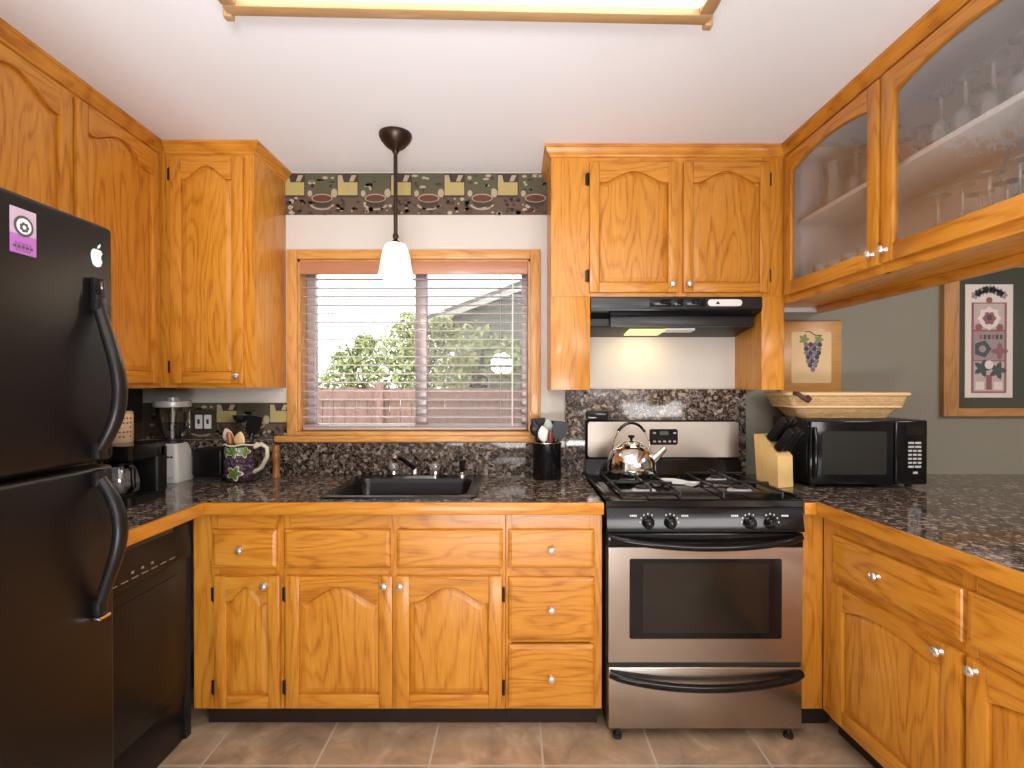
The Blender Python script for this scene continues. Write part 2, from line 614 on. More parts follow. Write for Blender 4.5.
def border_strip(mb, x0, x1, z0, hgt, y, first):
    """printed paper: blocks of yellow labels, green grounds and cups on saucers, each print a hair's breadth above the last"""
    per = 0.272
    z1 = z0 + hgt
    mb.box(x0, x1, y, y + 0.002, z0, z1, PAP)

    def flat(pts, mat, lay):
        pts = [(min(max(a, x0), x1), b) for a, b in pts]
        if max(a for a, _ in pts) - min(a for a, _ in pts) < 0.004:
            return
        mb.poly([(a, y - 0.0003 * lay, b) for a, b in pts], mat)

    def ell(cx, cz, rx, rz, mat, lay, a0=0, a1=360, inner=None):
        if cx - rx < x0 or cx + rx > x1:
            return
        n = 20
        A = [math.radians(a0 + (a1 - a0) * k / n) for k in range(n + 1)]
        if inner is None:
            flat([(cx + rx * math.cos(a), cz + rz * math.sin(a)) for a in (A if a1 - a0 < 360 else A[:-1])], mat, lay)
        else:
            for a, b in zip(A, A[1:]):
                flat([(cx + rx * math.cos(a), cz + rz * math.sin(a)), (cx + rx * math.cos(b), cz + rz * math.sin(b)),
                      (cx + rx * inner * math.cos(b), cz + rz * inner * math.sin(b) + rz * (1 - inner) * .3),
                      (cx + rx * inner * math.cos(a), cz + rz * inner * math.sin(a) + rz * (1 - inner) * .3)], mat, lay)

    k = -1
    rnd = random.Random(3)
    while first + k * per < x1:
        bx = first + k * per
        flat([(bx - .055, z0 + hgt * .42), (bx + .055, z0 + hgt * .42), (bx + .055, z1 - .004), (bx - .055, z1 - .004)], PAP_D, 1)
        flat([(bx - .050, z0 + hgt * .47), (bx + .050, z0 + hgt * .47), (bx + .050, z0 + hgt * .78), (bx - .050, z0 + hgt * .78)], PAP_Y, 2)
        flat([(bx - .050, z0 + hgt * .78), (bx - .02, z0 + hgt * .78), (bx - .028, z0 + hgt * .95), (bx - .050, z0 + hgt * .95)], PAP_C, 2)
        flat([(bx + .008, z0 + hgt * .80), (bx + .03, z0 + hgt * .80), (bx + .045, z0 + hgt * .95), (bx + .02, z0 + hgt * .95)], PAP_C, 2)
        # green ground with the cup
        gx0, gx1 = bx + .058, bx + per - .058
        flat([(gx0, z0 + hgt * .55), (gx1, z0 + hgt * .55), (gx1, z1 - .004), (gx0, z1 - .004)], PAP_G, 1)
        cx = bx + per * 0.52
        cz = z0 + hgt * .38
        ell(cx, cz - .022, .064, .034, PAP_C, 2, 195, 345, 0.84)
        ell(cx, cz - .012, .05, .03, PAP_D, 3, 180, 360)
        ell(cx, cz + .004, .054, .022, PAP_C, 4)
        ell(cx, cz + .003, .049, .018, PAP_R, 5)
        ell(cx + .062, cz + .03, .016, .022, PAP_C, 3)
        ell(cx - .062, cz + .028, .012, .016, PAP_C, 3)
        for q in range(38):
            px, pz = bx + rnd.uniform(-.06, .2), z0 + rnd.uniform(.006, hgt * .4)
            rr = rnd.uniform(.004, .015)
            ell(px, pz, rr, rr * .8, rnd.choice([PAP_D, PAP_C, PAP, PAP_R, PAP_D]), 2)
        for q in range(14):
            px, pz = bx + rnd.uniform(.07, .2), z0 + hgt * rnd.uniform(.58, .94)
            ell(px, pz, rnd.uniform(.005, .02), rnd.uniform(.004, .01), rnd.choice([PAP_G, PAP_D, PAP_C, PAP]), 2)
        k += 1


m = MB()
border_strip(m, -1.168, 0.172, 2.238, 0.212, D - 0.003, -1.12)
o = struct(m.build('trim_1'))
o['label'] = 'coffee cup wallpaper border under the ceiling above the window'
m = MB()
border_strip(m, XL + .003, -1.158, 1.092, 0.187, D - 0.003, -1.741)
o = struct(m.build('trim_2'))
o['label'] = 'coffee cup wallpaper border above the granite splash beside the blender'

m = MB()  # two plain brown bands on the side wall, the upper one darker
m.box(XL + .0005, XL + .003, 1.40, D - .004, 1.092, 1.35, PAP_D)
m.box(XL + .003, XL + .0034, 1.40, D - .004, 1.092, 1.18, PAP)
o = struct(m.build('trim_3'))
o['label'] = 'dark brown band on the side wall behind the coffee maker'

# ------------------------------------------------------------------ window
win = bpy.data.objects.new('window_1', None)
C.objects.link(win)
win.location = (-0.51, D, 1.56)
struct(win)
win['label'] = 'oak cased sliding window above the sink'
cw = 0.05
m = MB()
for xa, xb in ((WX0 - cw, WX0 + .002), (WX1 - .002, WX1 + cw)):
    m.box(xa, xb, D - .02, D, WZ0 - .02, WZ1 + .045, PINE['z'], .004)
m.box(WX0 + .002, WX1 - .002, D - .02, D, WZ1 - .002, WZ1 + .045, PINE['x'], .004)
m.build('window_frame', win)
m = MB()  # reveals
m.box(WX0, WX0 + .012, D, D + WT, WZ0, WZ1, PINE['z'])
m.box(WX1 - .012, WX1, D, D + WT, WZ0, WZ1, PINE['z'])
m.box(WX0, WX1, D, D + WT, WZ1 - .012, WZ1, PINE['x'])
m.build('window_reveal', win)
m = MB()
m.box(WX0 - .105, WX1 + .105, D - .045, D + .0, WZ0 - .045, WZ0 - .012, PINE['x'], .008)
m.box(WX0 + .001, WX1 - .001, D - .03, D + WT, WZ0 - .012, WZ0 + .008, PINE['x'], .003)
m.build('window_sill', win)
m = MB()
fy0, fy1 = D + .085, D + .125
xm = -0.49
m.box(WX0 + .012, WX0 + .058, fy0, fy1, WZ0 + .006, WZ1 - .012, ALU, .003)
m.box(WX1 - .045, WX1 - .012, fy0, fy1, WZ0 + .006, WZ1 - .012, ALU, .003)
m.box(xm - .03, xm + .03, fy0 - .008, fy1, WZ0 + .006, WZ1 - .012, ALU, .003)
m.box(WX0 + .058, xm - .03, fy0, fy1, WZ0 + .006, WZ0 + .04, ALU, .003)
m.box(xm + .03, WX1 - .045, fy0, fy1, WZ0 + .006, WZ0 + .04, ALU, .003)
m.box(WX0 + .058, xm - .03, fy0, fy1, WZ1 - .045, WZ1 - .012, ALU, .003)
m.box(xm + .03, WX1 - .045, fy0, fy1, WZ1 - .045, WZ1 - .012, ALU, .003)
m.build('sash', win)
for a, b in ((WX0 + .05, xm - .02), (xm + .02, WX1 - .04)):
    m = MB(); m.box(a, b, fy0 + .018, fy0 + .022, WZ0 + .03, WZ1 - .03, GLASSW); m.build('pane', win)
m = MB(); m.box(xm + .025, WX1 - .04, fy1 + .002, fy1 + .004, WZ0 + .03, WZ1 - .03, SCREEN); m.build('insect_screen', win)

# blind
bl = thing('window_blind', 'white slatted blind with tan wood valance hanging in the window', 'blind', (-0.51, D + .04, WZ1 - .012))
BX0, BX1 = WX0 + .016, WX1 - .016
m = MB(); m.box(BX0 - .002, BX1 + .002, D - .012, D + .004, WZ1 - .078, WZ1 - .013, VAL, .004); m.build('valance', bl)
m = MB(); m.box(BX0, BX1, D + .012, D + .062, WZ1 - .055, WZ1 - .013, SLAT, .003); m.build('head_rail', bl)
zt = WZ1 - .094
k = 0
while zt - k * .0445 > WZ0 + .035:
    z = zt - k * .0445
    m = MB()
    prof = []
    for i in range(7):
        t = i / 6
        prof.append((D + .014 + .047 * t, z + .0035 * math.sin(PI * t) - .002 + .003 * t))
    low = [(a, b - .0026) for a, b in reversed(prof)]
    m.prism(prof + low, 'yz', BX0 + .004, BX1 - .004, SLAT)
    m.build('slat', bl)
    k += 1
m = MB(); m.box(BX0 + .004, BX1 - .004, D + .012, D + .064, WZ0 + .012, WZ0 + .028, SLAT, .003); m.build('bottom_rail', bl)
for fx in (.12, .5, .88):
    x = BX0 + (BX1 - BX0) * fx
    m = MB()
    for yy in (D + .011, D + .064):
        m.tube([(x, yy, WZ0 + .02), (x, yy, WZ1 - .05)], .0011, SLAT, 6)
    m.build('ladder_cord', bl)
m = MB(); m.tube([(BX1 - .075, D + .004, WZ1 - .07), (BX1 - .078, D + .003, WZ0 + .035)], .004, WHITEP, 8); m.build('tilt_wand', bl)

# ------------------------------------------------------------------ outside
GROUND = plain('outdoor_ground', (0.20, 0.19, 0.13), 0.9)
FENCEM = oak('fence_wood', 'z', (0.36, 0.20, 0.155), (0.28, 0.15, 0.115), (0.16, 0.08, 0.06), 0.8)
LEAF = plain('leaf_green', (0.33, 0.37, 0.15), 0.6)
LEAF2 = plain('leaf_yellow_green', (0.46, 0.48, 0.20), 0.6)
BARK = plain('bark', (0.12, 0.08, 0.05), 0.9)
SIDING = plain('grey_green_siding', (0.22, 0.23, 0.18), 0.8)
ROOFM = plain('roof_shingle', (0.18, 0.15, 0.13), 0.9)
RAKE = plain('rake_board', (0.55, 0.52, 0.46), 0.7)
m = MB(); m.box(-14, 14, D + WT, 30, -.3, -.1, GROUND); struct(m.build('ground'))
fn = thing('fence', 'reddish board fence outside beyond the window', 'fence', (-1.0, 6.6, -.1))
m = MB()
x = -5.0
while x < 3.6:
    m.box(x, x + .135, 6.6, 6.62, -.1, 1.34 + random.uniform(-.01, .01), FENCEM)
    x += .142
m.build('board_panel', fn)
for x in (-3.6, -1.75, 0.1, 1.95):
    m = MB(); m.box(x, x + .09, 6.52, 6.60, -.1, 1.40, FENCEM, .004); m.build('post', fn)
m = MB(); m.box(-5, 3.6, 6.56, 6.60, 1.2, 1.29, FENCEM); m.box(-5, 3.6, 6.56, 6.60, .2, .29, FENCEM); m.build('rail', fn)
tr = thing('shrub', 'leafy green shrub outside the window rising behind the fence', 'shrub', (-1.75, 7.3, -.1))
m = MB()
rnd = random.Random(11)
branches = []
for k in range(9):
    a = rnd.uniform(0, 2 * PI)
    tip = Vector((-1.75 + .75 * math.cos(a), 7.3 + .5 * math.sin(a), rnd.uniform(1.4, 2.1)))
    mid = Vector((-1.75 + .25 * math.cos(a), 7.3 + .2 * math.sin(a), .9))
    m.tube([(-1.75, 7.3, -.1), (-1.75, 7.3, .4), mid, tip], [.05, .04, .02, .008], BARK, 7)
    branches.append((mid, tip))
m.build('stem', tr)
m = MB()
lobes = [(-1.75, 1.5, .55), (-2.15, 1.45, .40), (-1.35, 1.55, .48), (-1.6, 1.85, .38), (-1.25, 1.95, .34), (-2.35, 1.72, .22), (-1.5, 2.2, .2), (-1.15, 1.3, .5), (-2.1, 1.95, .16), (-1.0, 2.1, .26), (-2.5, 1.35, .3)]
for cx, cz, r in lobes:
    for q in range(int(1500 * r)):
        v = Vector((rnd.gauss(0, 1), rnd.gauss(0, 1), rnd.gauss(0, 1))).normalized() * r * rnd.uniform(.55, 1.06)
        c0 = Vector((cx, 7.3, cz)) + v
        s = rnd.uniform(.03, .06)
        e1 = Vector((rnd.gauss(0, 1), rnd.gauss(0, 1), rnd.gauss(0, 1))).normalized()
        e2 = e1.cross(Vector((rnd.gauss(0, 1), rnd.gauss(0, 1), rnd.gauss(0, 1)))).normalized()
        m.poly([c0 - e1 * s, c0 + e2 * s * .45, c0 + e1 * s, c0 - e2 * s * .45], rnd.choice([LEAF, LEAF, LEAF2]))
m.build('foliage', tr)
hs = thing('neighbor_house', 'grey green gabled house outside beyond the fence', 'house', (2.2, 11, -.1))


def gz(x):
    return 2.46 + (x + 1.65) * .365


m = MB()
m.prism([(-1.1, -.1), (6.4, -.1), (6.4, gz(-1.1)), (2.6, gz(2.6)), (-1.1, gz(-1.1))], 'xz', 9.5, 15, SIDING)
m.build('wall', hs)
m = MB()
m.prism([(-1.6, gz(-1.6) - .02), (2.6, gz(2.6)), (6.9, gz(-1.6) - .02), (6.9, gz(-1.6) + .12), (2.6, gz(2.6) + .16), (-1.6, gz(-1.6) + .12)], 'xz', 9.2, 15.2, ROOFM)
m.build('roof', hs)
m = MB()
m.prism([(-1.6, gz(-1.6) - .06), (2.6, gz(2.6) - .04), (2.6, gz(2.6) + .05), (-1.6, gz(-1.6) + .04)], 'xz', 9.16, 9.2, RAKE)
m.build('rake_board', hs)
m = MB()
m.box(-.85, -.45, 9.45, 9.52, 1.3, 1.75, RAKE)
m.box(-.82, -.67, 9.44, 9.5, 1.33, 1.72, DGLASS); m.box(-.63, -.48, 9.44, 9.5, 1.33, 1.72, DGLASS)
m.build('window', hs)
tr2 = thing('tree', 'pale leafy tree top showing above the fence beside the grey house', 'tree', (-.6, 8.5, -.1))
m = MB(); m.tube([(-.6, 8.5, -.1), (-.62, 8.5, 1.2), (-.5, 8.5, 2.0)], [.08, .06, .02], BARK, 8); m.build('trunk', tr2)
m = MB()
for cx, cz, r in ((-.6, 1.9, .5), (-.1, 1.75, .42), (-1.0, 1.6, .4), (.25, 1.6, .35)):
    for q in range(int(800 * r)):
        v = Vector((rnd.gauss(0, 1), rnd.gauss(0, 1), rnd.gauss(0, 1))).normalized() * r * rnd.uniform(.4, 1.05)
        c0 = Vector((cx, 8.5, cz)) + v
        s = rnd.uniform(.04, .08)
        e1 = Vector((rnd.gauss(0, 1), rnd.gauss(0, 1), rnd.gauss(0, 1))).normalized()
        e2 = e1.cross(Vector((rnd.gauss(0, 1), rnd.gauss(0, 1), rnd.gauss(0, 1)))).normalized()
        m.poly([c0 - e1 * s, c0 + e2 * s * .45, c0 + e1 * s, c0 - e2 * s * .45], rnd.choice([LEAF2, LEAF]))
m.build('foliage', tr2)

# ------------------------------------------------------------------ cabinet pieces (local frame: front faces -y, x to the viewer's right)
SW = 0.052


def knob(parent, x, y, z):
    m = MB()
    m.lathe([(.0, 0), (.010, 0), (.008, -.004), (.0055, -.009), (.007, -.012), (.0125, -.015), (.0145, -.020), (.0118, -.025), (.005, -.0275), (0, -.028)],
            (x, y, z), NICKEL, 20, 'y')
    return m.build('knob', parent, False)


def hinge(parent, x, y, z):
    m = MB()
    m.tube([(x, y, z - .028), (x, y, z + .028)], .0055, BRONZE, 8)
    m.box(x - .012, x + .004, y + .001, y + .004, z - .026, z + .026, BRONZE)
    return m.build('hinge', parent, False)


def arch_fn(t, A):
    """rise of the arch, t in 0..1 across the panel: cathedral, or one plain segment where A is negative"""
    if A < 0:
        return -A * math.sin(PI * t) ** .8
    s = min(max((t - .07) / .86, 0), 1)
    return A * (0.5 - 0.5 * math.cos(2 * PI * s)) ** 0.72


def hole_pts(x0, x1, z0, z1, A, inset=0.0, n=28, off=0.0):
    """closed contour of the opening, arched along the top"""
    pts = [(x0 + inset, z0 + inset), (x1 - inset, z0 + inset)]
    for k in range(n + 1):
        t = 1 - k / n
        xx = x0 + inset + (x1 - x0 - 2 * inset) * t
        pts.append((xx, z1 - abs(A) - inset + arch_fn(t, A)))
    return pts


def door(parent, x0, x1, z0, z1, yf, A=.055, kn=None, hg=None, glass=None, rail=.042, sw=SW):
    """framed door 20 mm thick whose front is at yf; with an arched raised panel or a glass pane"""
    yb = yf + .02
    m = MB()
    m.box(x0, x0 + sw, yf, yb, z0, z1, OAK['z'], .003)
    m.box(x1 - sw, x1, yf, yb, z0, z1, OAK['z'], .003)
    m.box(x0 + sw, x1 - sw, yf + .0004, yb, z0, z0 + sw, OAK['x'], .002)
    hx0, hx1, hz0, hz1 = x0 + sw, x1 - sw, z0 + sw, z1 - rail
    n = 28
    top = [(hx0 + (hx1 - hx0) * k / n, hz1 - abs(A) + arch_fn(k / n, A)) for k in range(n + 1)]
    # the arched top rail as a strip, so that no face is concave
    t = bmesh.new()
    fr, bk = [], []
    for a, b in top:
        fr.append((t.verts.new((a, yf + .0004, b)), t.verts.new((a, yf + .0004, z1 - .0015))))
        bk.append((t.verts.new((a, yb, b)), t.verts.new((a, yb, z1 - .0015))))
    for i in range(n):
        t.faces.new((fr[i][0], fr[i + 1][0], fr[i + 1][1], fr[i][1]))
        t.faces.new((bk[i][0], bk[i][1], bk[i + 1][1], bk[i + 1][0]))
        t.faces.new((fr[i][0], bk[i][0], bk[i + 1][0], fr[i + 1][0]))
        t.faces.new((fr[i][1], fr[i + 1][1], bk[i + 1][1], bk[i][1]))
    m.take(t, OAK['x'])
    d = m.build('door', parent, False, 30)
    if glass is None:
        m = MB()
        rings = []
        for ins, y in ((-.004, yf + .016), (.002, yf + .0155), (.005, yf + .012), (.022, yf + .006), (.025, yf + .0055)):
            rings.append([(a, y, b) for a, b in hole_pts(hx0, hx1, hz0, hz1, A, ins)])
        t = bmesh.new()
        vr = [[t.verts.new(p) for p in r] for r in rings]
        nn = len(vr[0])
        for a, b in zip(vr, vr[1:]):
            for i in range(nn):
                j = (i + 1) % nn
                t.faces.new((a[i], a[j], b[j], b[i]))
        # field: quads between the arch and the bottom edge
        last = vr[-1]
        bl_, br_ = last[0], last[1]
        tops = last[2:]           # runs from the hinge side to the other, right to left
        prev_b = br_
        for i in range(len(tops) - 1):
            if i == len(tops) - 2:
                nb = bl_
            else:
                f = (i + 1) / (len(tops) - 1)
                nb = t.verts.new(br_.co.lerp(bl_.co, f))
            t.faces.new((prev_b, tops[i], tops[i + 1], nb))
            prev_b = nb
        bmesh.ops.recalc_face_normals(t, faces=list(t.faces))
        m.take(t, OAK['z'])
        m.build('door_panel', d, False, 12)
    else:
        m = MB()
        m.loft([[(a, yf + .009, b) for a, b in hole_pts(hx0, hx1, hz0, hz1, A, -.006)],
                [(a, yf + .012, b) for a, b in hole_pts(hx0, hx1, hz0, hz1, A, -.006)]], glass)
        g = m.build('glass_pane', d, False)
    if kn:
        knob(d, kn[0], yf, kn[1])
    if hg is not None:
        for zz in (z0 + .075, z1 - .075):
            hinge(d, hg, yf + .012, zz)
    return d


def drawer(parent, x0, x1, z0, z1, yf, kn=True, name='drawer', kx=None):
    yb = yf + .02
    m = MB()
    rings = []
    for ins, y in ((0, yb), (0, yf + .008), (.003, yf + .004), (.012, yf + .0005), (.014, yf)):
        rings.append([(x0 + ins, y, z0 + ins), (x1 - ins, y, z0 + ins), (x1 - ins, y, z1 - ins), (x0 + ins, y, z1 - ins)])
    m.loft(rings, OAK['x'])
    d = m.build(name, parent, False, 12)
    if kn:
        knob(d, kx if kx is not None else (x0 + x1) / 2, yf, (z0 + z1) / 2)
    return d


def face_frame(parent, y, stiles, rails, zs):
    """stiles: list of (x0,x1); rails: list of (x0,x1,z0,z1)"""
    m = MB()
    for a, b in stiles:
        m.box(a, b, y, y + .019, zs[0], zs[1], OAK['z'], .0012, 1)
    for a, b, c, d in rails:
        m.box(a, b, y + .0006, y + .019, c, d, OAK['x'])
    return m.build('face_frame', parent, False)


CROWN = [(0, 0), (-.006, .004), (-.008, .012), (-.016, .020), (-.022, .030), (-.026, .038), (-.030, .040), (-.030, .052), (0, .052)]


def crown(parent, pts, z, M=None, mats=None):
    """moulding swept along the plan polyline pts; the profile projects to the left-hand side of travel reversed"""
    m = MB()
    P = [Vector(p) for p in pts]
    nrm = []
    for a, b in zip(P, P[1:]):
        d = (b - a).normalized()
        nrm.append(Vector((d.y, -d.x)))
    for i, (a, b) in enumerate(zip(P, P[1:])):
        def miter(j, n0):
            if j == 0 or j == len(P) - 1:
                return n0
            s = nrm[j - 1] + nrm[j]
            return s / (s.dot(nrm[j]))
        ma, mb_ = miter(i, nrm[i]), miter(i + 1, nrm[i])
        r0 = [(a.x + ma.x * -o, a.y + ma.y * -o, z + h) for o, h in CROWN]
        r1 = [(b.x + mb_.x * -o, b.y + mb_.y * -o, z + h) for o, h in CROWN]
        along = 'x' if abs((b - a).x) > abs((b - a).y) else 'y'
        m.loft([r0, r1], OAK[along])
    return m.build('crown_moulding', parent, False, 25)


ZC = CZ - .0525     # underside of the crown

# ---- base cabinets under the window, face at y = 2.02
FY = 2.02


def px(x):
    return (x - 514) / 255.4


# narrow cabinet
bx0, bx1 = -1.257, px(283.5)
c = thing('base_cabinet', 'narrow oak base cabinet with one drawer over one arched door beside the dishwasher', 'cabinet', (0, FY, 0))
m = MB(); m.box(bx0, bx1, .019, .60, .097, .868, OAK['z']); m.build('body', c, False)
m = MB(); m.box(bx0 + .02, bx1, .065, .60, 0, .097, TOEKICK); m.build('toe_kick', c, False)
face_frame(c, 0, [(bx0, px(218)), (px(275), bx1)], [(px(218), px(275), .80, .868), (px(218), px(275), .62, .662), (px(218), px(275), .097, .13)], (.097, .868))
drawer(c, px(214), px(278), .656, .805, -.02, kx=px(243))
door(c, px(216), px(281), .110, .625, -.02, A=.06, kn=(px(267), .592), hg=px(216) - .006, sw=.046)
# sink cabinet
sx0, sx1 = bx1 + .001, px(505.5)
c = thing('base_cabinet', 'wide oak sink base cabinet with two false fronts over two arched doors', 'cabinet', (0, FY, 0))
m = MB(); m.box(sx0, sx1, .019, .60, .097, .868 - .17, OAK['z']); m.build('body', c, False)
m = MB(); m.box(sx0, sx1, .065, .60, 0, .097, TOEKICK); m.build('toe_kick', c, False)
face_frame(c, 0, [(sx0, px(290)), (px(388), px(399)), (px(499), sx1)],
           [(px(290), px(388), .80, .868), (px(399), px(499), .80, .868), (px(290), px(388), .62, .662), (px(399), px(499), .62, .662), (px(290), px(499), .097, .13)], (.097, .868))
drawer(c, px(285.5), px(391), .656, .805, -.02, False, 'false_front')
drawer(c, px(397.5), px(502.5), .656, .805, -.02, False, 'false_front')
door(c, px(287), px(393), .110, .625, -.02, A=.062, kn=(px(385.5), .592), hg=px(287) - .006)
door(c, px(396.5), px(502), .110, .625, -.02, A=.062, kn=(px(401.5), .592), hg=px(502) + .006)
# drawer cabinet
dx0, dx1 = sx1 + .001, .345
c = thing('base_cabinet', 'oak drawer base cabinet with three knobbed drawers beside the range', 'cabinet', (0, FY, 0))
m = MB(); m.box(dx0, dx1, .019, .60, .097, .868, OAK['z']); m.build('body', c, False)
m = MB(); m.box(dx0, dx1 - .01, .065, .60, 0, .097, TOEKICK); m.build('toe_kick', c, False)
face_frame(c, 0, [(dx0, px(512)), (px(590), dx1)], [(px(512), px(590), .80, .868), (px(512), px(590), .61, .662), (px(512), px(590), .36, .39), (px(512), px(590), .097, .13)], (.097, .868))
for za, zb in ((.656, .805), (.376, .620), (.110, .356)):
    drawer(c, px(508.5), px(594), za, zb, -.02, kx=px(551))

# ---- peninsula base cabinet, faces the sink side (-x)
PX = 1.212
TH = math.radians(4)      # the peninsula stands slightly askew
pc = thing('base_cabinet', 'oak peninsula base cabinet with two drawers over two doors, beside the range', 'cabinet', (PX, FY - .003, 0), -PI / 2 + TH)
m = MB(); m.box(.0, 1.75, .019, .60, .097, .868, OAK['z']); m.build('body', pc, False)
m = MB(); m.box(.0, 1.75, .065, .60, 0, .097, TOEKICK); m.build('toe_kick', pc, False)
face_frame(pc, 0, [(0, .085), (.58, .625), (1.12, 1.2), (1.68, 1.75)],
           [(.085, .58, .80, .868), (.625, 1.12, .80, .868), (.085, .58, .62, .662), (.625, 1.12, .62, .662), (.085, 1.68, .097, .13), (1.2, 1.68, .80, .868)], (.097, .868))
drawer(pc, .07, .594, .656, .805, -.02, kx=.30)
drawer(pc, .611, 1.135, .656, .805, -.02)
door(pc, .07, .594, .110, .625, -.02, A=-.04, kn=(.535, .60), hg=.064, rail=.05, sw=.06)
door(pc, .611, 1.135, .110, .625, -.02, A=-.04, kn=(.638, .60), hg=1.141, rail=.05, sw=.06)
door(pc, 1.18, 1.70, .110, .805, -.02, A=-.04, kn=(1.21, .60), rail=.05, sw=.06)
# corner filler beside the range, faces the camera
cf = thing('cabinet_filler', 'narrow plain oak filler panel between the range and the peninsula', 'cabinet panel', (1.165, FY, 0))
m = MB()
m.box(1.121, PX - .0005, FY, FY + .019, .097, .868, OAK['z'], .001)
m.box(1.121, 1.205, FY + .019, D - .002, .097, .868, OAK['z'])
m.build('panel', cf)
m = MB(); m.box(1.121, 1.205, FY + .06, FY + .2, 0, .097, TOEKICK); m.box(1.205, 1.272, FY + .06, FY + .075, 0, .097, TOEKICK); m.build('toe_kick', cf)

# ---- countertops
CT0, CT1 = .872, .9133
SKX0, SKX1, SKY0, SKY1 = -.785, -.150, 2.055, 2.585   # sink outline
ct = thing('countertop', 'brown granite countertop holding the sink, running round the corner to the refrigerator', 'countertop', (-.5, 2.3, CT0))
m = MB()
hx0, hx1, hy0, hy1 = SKX0 + .03, SKX1 - .03, SKY0 + .03, SKY1 - .05
m.box(XL + .001, -1.21, 1.392, D - .001, CT0, CT1, GRANITE)
m.box(-1.21, hx0, 2.0, D - .001, CT0, CT1, GRANITE)
m.box(hx1, .347, 2.0, D - .001, CT0, CT1, GRANITE)
m.box(hx0, hx1, 2.0, hy0, CT0, CT1, GRANITE)
m.box(hx0, hx1, hy1, D - .001, CT0, CT1, GRANITE)
m.build('granite_top', ct)
m = MB()
m.box(-1.2095, .347, 1.985, 2.0, CT0 - .004, CT1 + .001, OAK['x'], .003)
m.box(-1.2098, -1.195, 1.392, 1.9848, CT0 - .004, CT1 + .001, OAK['y'], .003)
m.build('wood_edge', ct)
m = MB()
m.box(XL + .02, .26, D - .022, D - .001, CT1, 1.090, GRANITE, .002)
m.box(XL + .001, XL + .02, 1.392, D - .0225, CT1, 1.090, GRANITE, .002)
m.build('backsplash', ct)
pt = thing('countertop', 'brown granite peninsula countertop under the microwave', 'countertop', (1.9, 1.3, CT0))
m = MB()
tt = math.tan(TH)
YN = .15
ex = lambda y, o: 1.165 + (1.985 - y) * tt + o
m.prism([(1.121, 2.0), (ex(2.0, .015), 2.0), (ex(YN, .015), YN), (2.62, YN), (2.62, D - .001), (1.121, D - .001)], 'xy', CT0, CT1, GRANITE)
m.build('granite_top', pt)
m = MB()
m.box(1.121, 1.165, 1.985, 1.9998, CT0 - .004, CT1 + .001, OAK['x'], .003)
m.prism([(1.1652, 1.985), (1.1652, 1.9998), (ex(2.0, .0148), 1.9998), (ex(YN, .0148), YN), (ex(YN, 0), YN)], 'xy', CT0 - .004, CT1 + .001, OAK['y'])
m.build('wood_edge', pt)
bs = MB(); bs.box(.262, 1.178, D - .022, D - .001, .9135, 1.349, GRANITE, .002)
tag(bs.build('backsplash'), 'tall granite splash panel on the wall behind the range', 'backsplash')
pw = MB(); pw.box(2.0, 2.12, .3, D, 0, CT0 - .001, GREEN_WALL); struct(pw.build('wall_peninsula'))

# ---- wall cabinets
UY = 2.32
# back wall corner cabinet
ux0, ux1 = -1.59, -1.165
UB = 1.357
c = thing('wall_cabinet', 'oak corner wall cabinet with one arched door beside the window', 'cabinet', (0, UY, 0))
m = MB(); m.box(ux0 - .0, ux1, .019, D - UY - .001, UB, CZ - .001, OAK['z'], .001); m.build('body', c, False)


def pu(x, k=222.4):
    return (x - 514) / k


face_frame(c, 0, [(ux0, pu(177)), (pu(240), ux1)], [(pu(177), pu(240), 2.36, CZ - .002), (pu(177), pu(240), UB, UB + .05)], (UB, CZ - .002))
door(c, pu(173), pu(245), 1.376, 2.388, -.02, A=.06, kn=(pu(239.5), 1.41), hg=pu(173) - .006, sw=.05)
crown(c, [(ux0 + .03, 0), (ux1, 0), (ux1, D - UY - .002)], ZC)
# left wall cabinets face +x, a touch askew like the wall they hang on
LX = -1.59
TL_ = math.tan(math.radians(3))
c = thing('wall_cabinet', 'tall oak wall cabinet with an arched door, between refrigerator and corner', 'cabinet', (LX + TL_ * (UY - 1.822), 1.822, 0), PI / 2 + math.atan(TL_))
LW = (UY - 1.822) / math.cos(math.atan(TL_))
m = MB(); m.box(0, LW, .019, LX - XL - .006, UB, CZ - .001, OAK['z'], .001); m.build('body', c, False)
face_frame(c, 0, [(0, .02), (LW - .045, LW)], [(.02, LW - .045, 2.36, CZ - .002), (.02, LW - .045, UB, UB + .05)], (UB, CZ - .002))
door(c, .010, LW - .028, 1.376, 2.388, -.02, A=.06, sw=.05)
crown(c, [(-.002, 0), (LW - .0005, 0)], ZC)
c = thing('wall_cabinet', 'oak wall cabinet with arched doors above the refrigerator', 'cabinet', (LX + TL_ * (UY - .85), .85, 0), PI / 2 + math.atan(TL_))
LW = (1.821 - .85) / math.cos(math.atan(TL_))
m = MB(); m.box(0, LW, .019, LX - XL - .006, 1.83, CZ - .001, OAK['z'], .001); m.build('body', c, False)
face_frame(c, 0, [(0, .04), (.485, .525), (LW - .02, LW)], [(.04, LW - .02, 2.36, CZ - .002), (.04, LW - .02, 1.83, 1.87)], (1.83, CZ - .002))
door(c, .03, .495, 1.85, 2.388, -.02, A=.06, kn=(.47, 1.88))
door(c, .515, LW - .010, 1.85, 2.388, -.02, A=.06, kn=(.54, 1.88))
crown(c, [(0, 0), (LW, 0)], ZC)
